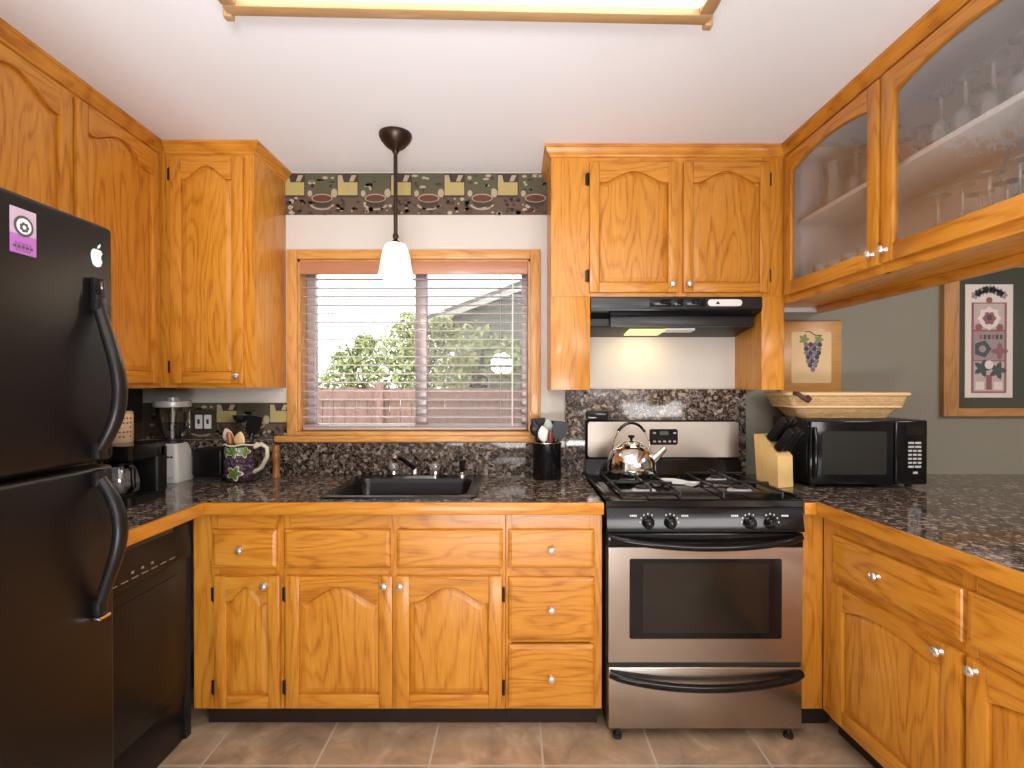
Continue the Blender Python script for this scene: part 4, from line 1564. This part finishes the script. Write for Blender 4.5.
pl2 = bpy.data.lights.new('pendant_bulb', 'POINT'); pl2.energy = 2.5; pl2.color = (1, .85, .62); pl2.shadow_soft_size = .03
po2 = bpy.data.objects.new('pendant_bulb', pl2); C.objects.link(po2); po2.location = (pc_[0], pc_[1], 1.86)

# ------------------------------------------------------------------ microwave, basket, plaque, picture, knives
mw = thing('microwave', 'black countertop microwave oven on the peninsula', 'microwave', (1.56, 2.43, .914))
ma, mb2, my0, my1, mz0, mz1 = 1.304, 1.822, 2.27, 2.60, .930, 1.214
m = MB(); m.box(ma, mb2, my0 + .03, my1, mz0, mz1, BLACK2, .006); m.build('body', mw)
for x in (ma + .04, mb2 - .04):
    for y in (my0 + .06, my1 - .05):
        m = MB(); m.lathe([(0, 0), (.014, 0), (.014, .017), (0, .017)], (x, y, .914), BLACK3, 12); m.build('foot', mw)
m = MB(); m.box(ma, 1.675, my0, my0 + .03, mz0, mz1, BLACK, .008, 3); dr = m.build('door', mw)
m = MB(); m.prism(rrect(1.355, 1.640, .975, 1.165, .01), 'xz', my0 - .001, my0 + .004, MGLASS); m.build('door_window', dr)
m = MB(); m.tube([(ma + .016, my0 - .004, mz0 + .03), (ma + .016, my0 - .016, mz0 + .09), (ma + .016, my0 - .016, mz1 - .09), (ma + .016, my0 - .004, mz1 - .03)], .010, BLACK, 10); m.build('handle', dr)
m = MB(); m.box(1.678, mb2, my0, my0 + .03, mz0, mz1, BLACK, .008, 3); cpn = m.build('control_panel', mw)
m = MB()
for r_ in range(7):
    for c_ in range(3 if r_ not in (0, 1, 6) else 2):
        w_ = .016 if r_ not in (0, 1, 6) else .026
        x = 1.735 + c_ * (w_ + .005)
        z = 1.110 - r_ * .0175
        m.box(x, x + w_, my0 - .0012, my0, z, z + .009, plain('button_grey', (.45, .45, .46), .4))
m.box(1.757, 1.777, my0 - .0012, my0, .978, .988, plain('button_grey', (.45, .45, .46), .4))
m.build('keypad', cpn)
m = MB(); m.prism(rrect(1.728, 1.800, 1.150, 1.185, .004), 'xz', my0 - .001, my0 + .002, DGLASS); m.build('display', cpn)


def wicker():
    m, nt, p = new_mat('woven_wicker')
    L = nt.links
    tc = nt.nodes.new('ShaderNodeTexCoord')
    mp = nt.nodes.new('ShaderNodeMapping')
    L.new(tc.outputs['Object'], mp.inputs[0])
    sp = nt.nodes.new('ShaderNodeSeparateXYZ')
    L.new(mp.outputs[0], sp.inputs[0])
    u = math_node(nt, 'ADD', sp.outputs[0], sp.outputs[1])
    cb = nt.nodes.new('ShaderNodeCombineXYZ')
    L.new(u, cb.inputs[0]); L.new(sp.outputs[2], cb.inputs[1])
    br = nt.nodes.new('ShaderNodeTexBrick')
    br.inputs['Scale'].default_value = 1
    br.inputs['Brick Width'].default_value = .022
    br.inputs['Row Height'].default_value = .008
    br.inputs['Mortar Size'].default_value = .0012
    br.inputs['Mortar Smooth'].default_value = .8
    br.inputs['Color1'].default_value = (.66, .40, .17, 1)
    br.inputs['Color2'].default_value = (.78, .54, .28, 1)
    br.inputs['Mortar'].default_value = (.42, .23, .09, 1)
    L.new(cb.outputs[0], br.inputs['Vector'])
    L.new(br.outputs['Color'], p.inputs['Base Color'])
    p.inputs['Roughness'].default_value = .55
    bp = nt.nodes.new('ShaderNodeBump')
    bp.inputs['Strength'].default_value = .6
    bp.inputs['Distance'].default_value = .004
    bp.invert = True
    L.new(br.outputs['Fac'], bp.inputs['Height'])
    L.new(bp.outputs[0], p.inputs['Normal'])
    return m


WICK = wicker()
RIMW = plain('wicker_rim', (0.76, 0.52, 0.27), 0.5)
bk = thing('basket', 'long shallow tan wicker basket on top of the microwave', 'basket', (1.50, 2.42, 1.214))


def bring(ix, z, y0=2.33, y1=2.585):
    xa, xb = 1.248 + ix * .95, 1.800 - ix * .8
    return rr3(xa, xb, y0 + ix * .6, y1 - ix * .6, .03, z)


m = MB()
m.loft([bring(.105, 1.215), bring(.085, 1.217), bring(.045, 1.262), bring(.022, 1.275), bring(.004, 1.325), bring(.014, 1.326), bring(.032, 1.278), bring(.055, 1.264), bring(.095, 1.223)], WICK)
m.build('woven_body', bk)
m = MB()
rim = rr3(1.248, 1.800, 2.33, 2.585, .03, 1.328)
m.tube(rim + rim[:2], .008, RIMW, 8, False)
rim2 = bring(.030, 1.270)
m.tube(rim2 + rim2[:2], .006, RIMW, 8, False)
m.build('rim', bk)
HAND = plain('dark_leather', (0.07, 0.03, 0.02), 0.5)
m = MB()
m.tube([(1.262, 2.326, 1.333), (1.270, 2.306, 1.330), (1.288, 2.298, 1.312), (1.312, 2.300, 1.298), (1.325, 2.310, 1.306), (1.318, 2.322, 1.318)], .0095, HAND, 10)
m.build('handle', bk)

GRAPE = plain('grape_purple', (0.045, 0.035, 0.06), 0.5)
GRAPE2 = plain('grape_grey', (0.17, 0.15, 0.19), 0.5)
LEAFG = plain('painted_leaf', (0.20, 0.22, 0.07), 0.6)
PLQW = oak('plaque_wood', 'x', (0.50, 0.26, 0.085), (0.43, 0.21, 0.06), (0.30, 0.12, 0.03), figure=.4)
pq = thing('wall_plaque', 'tan wooden plaque painted with a bunch of dark grapes on the green wall', 'plaque', (1.53, D - .012, 1.53))
qx0, qx1, qz0, qz1 = 1.352, 1.664, 1.325, 1.695
m = MB(); m.box(qx0, qx1, D - .022, D - .001, qz0, qz1, PLQW, .006); m.build('board', pq)
m = MB(); m.prism(rrect(qx0 + .055, qx1 - .055, qz0 + .055, qz1 - .055, .012), 'xz', D - .0232, D - .0215, CREAM); m.build('painted_panel', pq)
m = MB()
rnd = random.Random(5)
for r_ in range(7):
    nn = [4, 4, 4, 3, 3, 2, 1][r_]
    for q in range(nn):
        x = 1.513 + (q - (nn - 1) / 2) * .022 + rnd.uniform(-.003, .003)
        z = 1.575 - r_ * .021
        m.lathe([(0, 0), (.0125, 0), (.009, -.002), (0, -.003)], (x, D - .0234 - r_ * .0001 - q * .0002, z), GRAPE if (q + r_) % 2 else GRAPE2, 12, 'y')
for lx, lz, s in ((1.470, 1.602, .022), (1.545, 1.600, .020)):
    pts_ = [(lx + s * math.cos(a) * (1 + .25 * math.cos(5 * a)), lz + s * math.sin(a) * (1 + .25 * math.cos(5 * a))) for a in [2 * PI * k / 30 for k in range(30)]]
    m.loft([[(a, D - .0234, b_) for a, b_ in pts_], [(lx, D - .0244, lz)] * 30], LEAFG, False, False)
m.tube([(1.475, D - .0242, 1.640), (1.50, D - .0242, 1.641), (1.525, D - .0242, 1.622), (1.56, D - .0242, 1.621)], .0022, HAND, 6)
m.build('grape_painting', pq)

fp = thing('framed_picture', 'oak framed stitched sampler in a dark green mat on the green wall', 'picture', (2.42, D - .015, 1.62))
KX = 516 / D


def wx_(p):
    return (p - 514) / KX


def wz_(p):
    return H - (p - 386) / KX


pa, pb, pza, pzb = wx_(939.5), wx_(1041), wz_(416), wz_(259)
fw = .076
m = MB()
for a, b_ in ((pa, pa + fw), (pb - fw, pb)):
    m.prism([(a, pza), (b_, pza), (b_, pzb), (a, pzb)], 'xz', D - .028, D - .001, FRAMEW['z'])
m.box(pa + fw, pb - fw, D - .0278, D - .001, pza, pza + .04, FRAMEW['x'])
m.box(pa + fw, pb - fw, D - .0278, D - .001, pzb - .05, pzb, FRAMEW['x'])
m.build('frame', fp)
MATG = plain('dark_green_mat', (0.035, 0.040, 0.028), 0.7)
m = MB(); m.box(pa + fw, pb - fw, D - .012, D - .008, pza + .04, pzb - .05, MATG); m.build('mat_board', fp)
ART_BG = plain('sampler_linen', (0.56, 0.42, 0.40), 0.8)
ART_P = plain('sampler_rose', (0.30, 0.10, 0.12), 0.8)
ART_M = plain('sampler_mauve', (0.36, 0.26, 0.28), 0.8)
ART_B = plain('sampler_slate', (0.06, 0.075, 0.085), 0.8)
ART_W = plain('sampler_white', (0.80, 0.68, 0.64), 0.8)
m = MB()
aa, ab, az0, az1 = wx_(962.5), wx_(1010), wz_(397.5), wz_(285)
ym = D - .0125
m.box(aa, ab, ym - .001, ym, az0, az1, ART_W)


def art(x0, x1, z0, z1, mat, lay):
    """fractions of the sampler"""
    m.box(aa + (ab - aa) * x0, aa + (ab - aa) * x1, ym - .001 - .0005 * lay, ym - .001, az0 + (az1 - az0) * z0, az0 + (az1 - az0) * z1, mat)


def disc(x, z, r, mat, lay, n=20, lob=0, amp=0):
    cx, cz_ = aa + (ab - aa) * x, az0 + (az1 - az0) * z
    m.prism([(cx + r * (1 + amp * math.cos(lob * t)) * math.cos(t), cz_ + r * (1 + amp * math.cos(lob * t)) * math.sin(t)) for t in [2 * PI * k / n for k in range(n)]],
            'xz', ym - .001 - .0005 * lay, ym - .001, mat)


art(.13, .87, .04, .84, ART_P, 1)
art(.18, .82, .60, .83, ART_BG, 2)
art(.18, .82, .33, .585, ART_M, 2)
art(.18, .82, .055, .32, ART_BG, 2)
for k in range(9):
    disc(.2 + k * .075, .905 + .05 * math.sin(PI * k / 8), .019, ART_B if k % 2 else ART_M, 2, 14, 5, .25)
disc(.5, .86, .016, ART_P, 3, 14)
disc(.5, .70, .055, ART_W, 3, 24, 8, .12)
disc(.5, .70, .032, ART_P, 4, 20, 6, .15)
disc(.5, .705, .014, ART_B, 5)
disc(.28, .62, .018, ART_P, 3); disc(.72, .62, .018, ART_P, 3)
for k in range(6):
    art(.30 + k * .085, .355 + k * .085, .515, .555, ART_B if k % 3 else ART_P, 3)
disc(.36, .43, .046, ART_B, 3, 5)
disc(.36, .43, .018, ART_M, 4)
disc(.72, .41, .032, ART_P, 3, 20, 4, .4)
disc(.36, .26, .036, ART_B, 3, 20, 5, .35); disc(.68, .24, .036, ART_B, 3, 20, 5, .35)
disc(.5, .29, .022, ART_W, 4)
art(.22, .40, .07, .14, ART_W, 3); art(.60, .78, .07, .14, ART_W, 3); art(.44, .56, .07, .20, ART_P, 3)
m.build('stitched_sampler', fp)
m = MB(); m.box(pa + fw, pb - fw, D - .020, D - .018, pza + .04, pzb - .05, GLASSW); m.build('glazing', fp)

# knife block, turned so that the handles lean out over the counter
KBZ = .9147
KA = math.radians(20)
KX0, KY0 = 1.186, 2.345
kb = thing('knife_block', 'pale wooden knife block between the range and the microwave', 'knife block', (KX0, KY0, KBZ), KA)
m = MB()
m.prism([(-.06, 0), (.06, 0), (.078, .228), (.034, .228), (-.056, .138)], 'yz', -.044, .044, BLOCK)
m.build('block', kb, False)
dirv = Vector((0.10, -.60, .79))
kspots = [(-.028, -.034, .160, .125, 'black knife handle at the low slot of the wooden block nearest the range'),
          (.0, -.034, .160, .132, 'black knife handle at the middle low slot of the wooden block'),
          (.028, -.034, .160, .120, 'black knife handle at the low slot of the block facing the window wall'),
          (-.028, .008, .202, .130, 'black knife handle at the upper slot of the wooden block nearest the range'),
          (.0, .008, .202, .138, 'longest black knife handle, middle upper slot of the wooden block'),
          (.028, .008, .202, .128, 'black knife handle at the upper slot of the block facing the window wall')]
for x, y, z, ln, lb in kspots:
    wp = Matrix.Rotation(KA, 4, 'Z') @ Vector((x, y, z)) + Vector((KX0, KY0, KBZ))
    k_ = thing('kitchen_knife', lb, 'knife', wp, KA, 'knives in the wooden block')
    M = Vector((0, 0, 1)).rotation_difference(dirv).to_matrix().to_4x4()
    m = MB()
    m.box(-.0128, .0128, -.0185, .0185, .0072, ln, BLACK2, .007, 3, M)
    m.build('handle', k_, False)
    m = MB()
    m.box(-.007, .007, -.013, .013, .0035, .0075, STEEL, .001, 1, M)
    m.build('bolster', k_, False)

# ------------------------------------------------------------------ utensil crock by the range
cr = thing('utensil_crock', 'plain black cylinder crock of utensils beside the range', 'crock', (.162, 2.53, .914))
m = MB()
m.lathe([(0, .0), (.068, .0), (.070, .004), (.070, .170), (.071, .175), (.065, .175), (.064, .170), (.064, .01), (0, .01)], (.162, 2.53, .914), BLACK, 32)
m.build('vessel', cr)
m = MB(); m.tube([(.162 + .068 * math.cos(a), 2.53 + .068 * math.sin(a), 1.089) for a in [2 * PI * k / 32 for k in range(34)]], .0028, CHROME, 8, False); m.build('rim_band', cr)
REDU = plain('dark_red_plastic', (0.17, 0.035, 0.03), 0.4)
PALEG = plain('pale_green_plastic', (0.42, 0.47, 0.42), 0.4)


def utensil(name, label, base, tip, mat, head, hmat=None, group=None, rad=.006, cat='utensil'):
    """stick from base to tip with a head at the tip: 'spoon', 'turner', 'whisk', 'knob', 'ladle'"""
    base, tip = Vector(base), Vector(tip)
    t_ = thing(name, label, cat, base, 0, group)
    d = (tip - base).normalized()
    ln = (tip - base).length
    M = Matrix.Translation(base) @ Vector((0, 0, 1)).rotation_difference(d).to_matrix().to_4x4()
    m = MB()
    m.tube([(0, 0, 0), (0, 0, ln * .5), (0, 0, ln)], [rad * .8, rad, rad * .9], mat, 8, True, M)
    m.build('handle', t_)
    m = MB()
    hm = hmat or mat
    if head == 'spoon':
        rings = []
        for k in range(9):
            a = k / 8
            w_ = .026 * math.sin(PI * (.08 + .9 * a)) ** .7
            rings.append([(w_ * math.cos(q), .006 * math.sin(q) - .006 * math.sin(PI * a), ln - .008 + .075 * a) for q in [2 * PI * j / 14 for j in range(14)]])
        m.loft(rings, hm, True, True, True, M)
    elif head == 'turner':
        m.prism([(-.012, ln - .01), (.012, ln - .01), (.034, ln + .02), (.036, ln + .085), (-.036, ln + .085), (-.034, ln + .02)], 'xz', -.003, .003, hm, M)
    elif head == 'ladle':
        m.lathe([(0, -.03), (.018, -.026), (.031, -.012), (.036, .006), (.033, .006), (.028, -.01), (.016, -.022), (0, -.026)], (0, -.02, ln + .03), hm, 20, 'z', M)
    elif head == 'whisk':
        for j in range(5):
            a = PI * j / 5
            m.tube([(.024 * math.sin(PI * q / 12) * math.cos(a) * (1 if q < 13 else 1), .024 * math.sin(PI * q / 12) * math.sin(a), ln + .09 * q / 12) for q in range(13)], .0012, hm, 6, True, M)
            m.tube([(-.024 * math.sin(PI * q / 12) * math.cos(a), -.024 * math.sin(PI * q / 12) * math.sin(a), ln + .09 * q / 12) for q in range(13)], .0012, hm, 6, True, M)
    else:
        m.lathe([(0, -.01), (.010, -.008), (.014, .01), (.013, .04), (.008, .055), (0, .058)], (0, 0, ln), hm, 14, 'z', M)
    m.build('head', t_)
    return t_


cx_, cy_, cz0 = .162, 2.53, .93
G1 = 'utensils in the black crock'
utensil('serving_spoon', 'black serving spoon leaning toward the window in the black crock', (cx_ - .028, cy_ - .004, cz0), (cx_ - .056, cy_ - .02, 1.13), BLACK2, 'spoon', None, G1)
utensil('turner', 'black slotted turner standing at the back of the black crock', (cx_ - .02, cy_ + .02, cz0), (cx_ - .036, cy_ + .038, 1.12), BLACK2, 'turner', None, G1)
utensil('serving_spoon', 'white plastic spoon standing in the black crock', (cx_, cy_ - .02, cz0), (cx_ - .018, cy_ - .035, 1.105), WHITEP, 'spoon', None, G1)
utensil('serving_spoon', 'pale green spoon standing in the black crock', (cx_, cy_, cz0), (cx_ + .006, cy_ + .002, 1.135), PALEG, 'spoon', None, G1)
utensil('spatula', 'dark red spatula in the middle of the black crock', (cx_ + .01, cy_ - .02, cz0), (cx_ + .012, cy_ - .045, 1.095), REDU, 'knob', None, G1)
utensil('ladle', 'black ladle leaning toward the range in the black crock', (cx_ + .028, cy_ + .030, cz0), (cx_ + .042, cy_ + .040, 1.155), BLACK2, 'ladle', None, G1)
utensil('turner', 'black turner leaning toward the range in the black crock', (cx_ + .02, cy_ - .005, cz0), (cx_ + .052, cy_ - .030, 1.11), BLACK2, 'turner', None, G1)

# ------------------------------------------------------------------ counter corner: coffee maker, canister, blender, grape pitcher ...
cm = thing('coffee_maker', 'black drip coffee maker with glass carafe beside the refrigerator', 'coffee maker', (-1.525, 2.02, .914))
m = MB(); m.prism(rrect(-1.625, -1.425, 1.915, 2.13, .03), 'xy', .914, .945, BLACK2); m.build('base', cm)
m = MB(); m.prism(rrect(-1.625, -1.425, 2.065, 2.13, .02), 'xy', .945, 1.12, BLACK2); m.build('tower', cm)
m = MB(); m.prism(rrect(-1.625, -1.425, 1.915, 2.13, .03), 'xy', 1.085, 1.140, BLACK); m.build('brew_head', cm)
m = MB()
m.lathe([(0, .0), (.055, .0), (.066, .02), (.068, .05), (.058, .09), (.048, .112), (.046, .112), (.056, .09), (.065, .05), (.063, .02), (.053, .003), (0, .003)], (-1.523, 1.985, .947), CRYSTAL, 28, 'z', None, False)
cf_ = m.build('carafe', cm)
m = MB(); m.lathe([(0, .113), (.05, .113), (.05, .124), (.03, .130), (0, .130)], (-1.523, 1.985, .947), BLACK, 24); m.build('carafe_lid', cf_)
m = MB(); m.tube([(-1.475, 1.96, 1.055), (-1.43, 1.935, 1.05), (-1.427, 1.933, .99), (-1.46, 1.955, .965)], .009, BLACK, 10); m.build('carafe_handle', cf_)
m = MB(); m.lathe([(0, .004), (.060, .004), (.064, .02), (.0655, .045), (0, .045)], (-1.523, 1.985, .947), plain('coffee', (.02, .008, .003), .1), 24); m.build('coffee', cf_)
cn = thing('canister', 'tan printed canister standing on top of the coffee maker', 'canister', (-1.575, 2.06, 1.14))
TANC = plain('canister_tan', (0.62, 0.42, 0.26), 0.5)
m = MB(); m.lathe([(0, 0), (.043, 0), (.045, .003), (.045, .112), (.043, .115), (0, .115)], (-1.575, 2.06, 1.14), TANC, 28); cb_ = m.build('body', cn)
m = MB(); m.lathe([(0, .115), (.044, .115), (.044, .122), (.041, .124), (0, .124)], (-1.575, 2.06, 1.14), PAP_C, 28); m.build('lid', cn)
m = MB()
PRB = plain('canister_print', (.20, .09, .05), .6)
rnd = random.Random(2)
for r_ in range(5):
    for q in range(6):
        a = math.radians(-85 + q * 16)
        if rnd.random() < .75:
            p0 = (-1.575 + .0455 * math.cos(a), 2.06 + .0455 * math.sin(a))
            m.ball((p0[0], p0[1], 1.165 + r_ * .018), .0055, PRB, 1, (1, .5, .7))
m.build('printed_marks', cb_)

bd = thing('blender', 'countertop blender with pale grey base and clear jar', 'blender', (-1.628, 2.46, .914))
bc = (-1.628, 2.46)
m = MB()


def sq(h, z):
    return [(bc[0] + a, bc[1] + b_, z) for a, b_ in rrect(-h, h, -h, h, h * .3)]


m.loft([sq(.066, .914), sq(.068, .920), sq(.066, .985), sq(.058, 1.06), (sq(.050, 1.088)), sq(.046, 1.094)], BLENDW)
ba = m.build('base', bd)
m = MB()
for k in range(5):
    x = bc[0] - .035 + k * .016
    m.box(x, x + .010, bc[1] - .0645, bc[1] - .0600, 1.030, 1.038, GREY)
m.build('name_plate', ba)
m = MB(); m.box(bc[0] - .045, bc[0] + .045, bc[1] - .0705, bc[1] - .064, .935, .948, SILVERP, .002)
m.build('button_row', ba)
m = MB()
m.lathe([(.045, 0), (.047, .02), (.058, .07), (.073, .160), (.071, .160), (.056, .07), (.044, .02), (.038, .006), (0, .006)], (bc[0], bc[1], 1.108), JARG, 28, 'z', None, False)
for a in (0, PI / 2, PI, 3 * PI / 2):
    m.tube([(bc[0] + .045 * math.cos(a + .8), bc[1] + .045 * math.sin(a + .8), 1.115), (bc[0] + .072 * math.cos(a + .8), bc[1] + .072 * math.sin(a + .8), 1.265)], .004, JARG, 8)
m.build('jar', bd)
m = MB(); m.lathe([(0, 0), (.046, 0), (.05, .004), (.05, .014), (.046, .018), (0, .018)], (bc[0], bc[1], 1.093), GREY, 28); m.build('jar_collar', bd)
m = MB(); m.lathe([(0, 0), (.078, 0), (.080, .004), (.080, .024), (.074, .030), (.03, .030), (.03, .045), (0, .046)], (bc[0], bc[1], 1.266), SILVERP, 28); m.build('lid', bd)
m = MB(); m.tube([(bc[0] + .060, bc[1] - .02, 1.25), (bc[0] + .10, bc[1] - .03, 1.245), (bc[0] + .10, bc[1] - .03, 1.16), (bc[0] + .058, bc[1] - .02, 1.135)], .007, JARG, 10); m.build('jar_handle', bd)

tb_ = thing('toaster', 'low black boxy toaster on the counter between the blender and the grape pitcher', 'toaster', (-1.51, 2.53, .914))
m = MB(); m.box(-1.548, -1.400, 2.47, 2.60, .926, 1.062, BLACK2, .016, 3); m.build('body', tb_)
m = MB(); m.box(-1.541, -1.407, 2.477, 2.593, .914, .928, BLACK3); m.build('base', tb_)
m = MB(); m.box(-1.53, -1.42, 2.495, 2.515, 1.0605, 1.0630, GAP); m.box(-1.53, -1.42, 2.545, 2.565, 1.0605, 1.0630, GAP); m.build('slots', tb_)
m = MB(); m.box(-1.400, -1.386, 2.515, 2.545, 1.01, 1.025, BLACK, .003); m.build('lever', tb_)

# grape pitcher
GP = thing('pitcher', 'ceramic pitcher with raised purple grapes and green leaves holding spoons', 'pitcher', (-1.305, 2.46, .914))
PUR = plain('glaze_purple', (0.055, 0.028, 0.045), 0.25)
CRM = plain('glaze_cream', (0.62, 0.55, 0.42), 0.3)
GLZ = plain('glaze_leaf', (0.10, 0.18, 0.04), 0.3)
gc = (-1.305, 2.46, .914)
m = MB()
m.lathe([(0, .0), (.050, 0), (.058, .006), (.066, .04), (.068, .075), (.060, .115), (.060, .145), (.072, .176), (.068, .176), (.056, .145), (.056, .115), (.063, .075), (.061, .04), (.05, .01), (0, .01)], gc, PUR, 36)
m.build('body', GP)
m = MB(); m.tube([(gc[0] + .074 * math.cos(a), gc[1] + .074 * math.sin(a), 1.089 + .003 * math.sin(5 * a)) for a in [2 * PI * k / 40 for k in range(42)]], .004, CRM, 8, False); m.build('rim', GP)
m = MB()
rnd = random.Random(9)
for k in range(70):
    a = rnd.uniform(PI, 2 * PI)
    z = rnd.uniform(.02, .12)
    r_ = .062 if z < .1 else .058
    m.ball((gc[0] + r_ * math.cos(a), gc[1] + r_ * math.sin(a), .914 + z), .010, rnd.choice([PUR, plain('glaze_violet', (.10, .05, .12), .2) if k == 0 else PUR, GRAPE2 if k % 6 == 0 else PUR]), 2)
o = m.build('grapes', GP)
o['kind'] = 'stuff'


def leafdisc(m, a, z, s, r_):
    ctr = Vector((gc[0] + r_ * math.cos(a), gc[1] + r_ * math.sin(a), .914 + z))
    t1 = Vector((-math.sin(a), math.cos(a), 0))
    nrm = Vector((math.cos(a), math.sin(a), 0))
    for mat, sc, lift in ((CRM, 1.0, .0), (GLZ, .8, .0025)):
        pts_ = []
        for k in range(40):
            t = 2 * PI * k / 40
            rr_ = s * sc * (1 + .28 * math.cos(5 * t + .6))
            q = rr_ * math.cos(t)
            pts_.append(ctr + t1 * q + Vector((0, 0, rr_ * math.sin(t))) + nrm * (lift - q * q / (2 * r_)))
        m.loft([pts_, [ctr + nrm * (lift + .005)] * 40], mat, False, False)


m = MB()
for a in (-130, -90, -50):
    leafdisc(m, math.radians(a), .145, .026, .066)
leafdisc(m, math.radians(-82), .046, .030, .074)
m.build('leaves', GP)
m = MB()
m.tube([(gc[0] + .066, gc[1], 1.075), (gc[0] + .10, gc[1], 1.088), (gc[0] + .128, gc[1], 1.07), (gc[0] + .128, gc[1], 1.03), (gc[0] + .10, gc[1], .975), (gc[0] + .062, gc[1], .955)], [.011, .010, .010, .010, .010, .011], CRM, 12)
m.build('handle', GP)
G2 = 'spoons in the grape pitcher'
gx, gy = gc[0], gc[1]
utensil('wooden_spoon', 'pale wooden spoon leaning toward the blender in the grape pitcher', (gx + .02, gy + .01, .93), (gx - .045, gy, 1.10), SPOONW, 'spoon', plain('pale_spoon', (.72, .60, .50), .5), G2)
utensil('wooden_stick', 'dark brown handle standing in the grape pitcher', (gx, gy - .02, .93), (gx - .022, gy - .042, 1.095), MILLW, 'knob', None, G2)
utensil('wooden_spoon', 'honey coloured wooden spoon standing in the grape pitcher', (gx, gy - .022, .93), (gx + .018, gy - .040, 1.085), SPOONW, 'spoon', None, G2)
utensil('ladle', 'black ladle standing above the other spoons in the grape pitcher', (gx - .01, gy + .02, .93), (gx - .014, gy + .045, 1.185), BLACK2, 'ladle', None, G2)
utensil('turner', 'black turner leaning over the handle of the grape pitcher', (gx + .018, gy + .002, .93), (gx + .058, gy - .004, 1.14), BLACK2, 'turner', None, G2)
utensil('serving_spoon', 'black spoon standing at the back of the grape pitcher', (gx + .02, gy + .02, .93), (gx + .042, gy + .042, 1.14), BLACK2, 'spoon', None, G2)

pm = MB()
pm.lathe([(0, 0), (.022, 0), (.022, .01), (.017, .018), (.015, .06), (.018, .085), (.020, .09), (.020, .115), (.016, .122), (.019, .135), (.015, .152), (.005, .158), (0, .158)], (-1.182, 2.56, .914), MILLW, 24)
tag(pm.build('pepper_mill'), 'turned brown wooden pepper mill between the grape pitcher and the splash', 'pepper mill')

# wall receptacle
ot = thing('wall_outlet', 'double switch plate with two pale rockers on the cup wallpaper', 'outlet', (-1.586, D - .004, 1.183))
m = MB(); m.prism(rrect(-1.652, -1.520, 1.123, 1.243, .008), 'xz', D - .011, D - .005, PAP_D); m.build('plate', ot)
for x in (-1.606, -1.560):
    m = MB(); m.prism(rrect(x - .018, x + .018, 1.148, 1.218, .004), 'xz', D - .014, D - .010, WHITEP); r_ = m.build('rocker', ot)
    m = MB(); m.box(x - .006, x + .006, D - .0146, D - .0138, 1.172, 1.196, GREY); m.build('slot', r_)
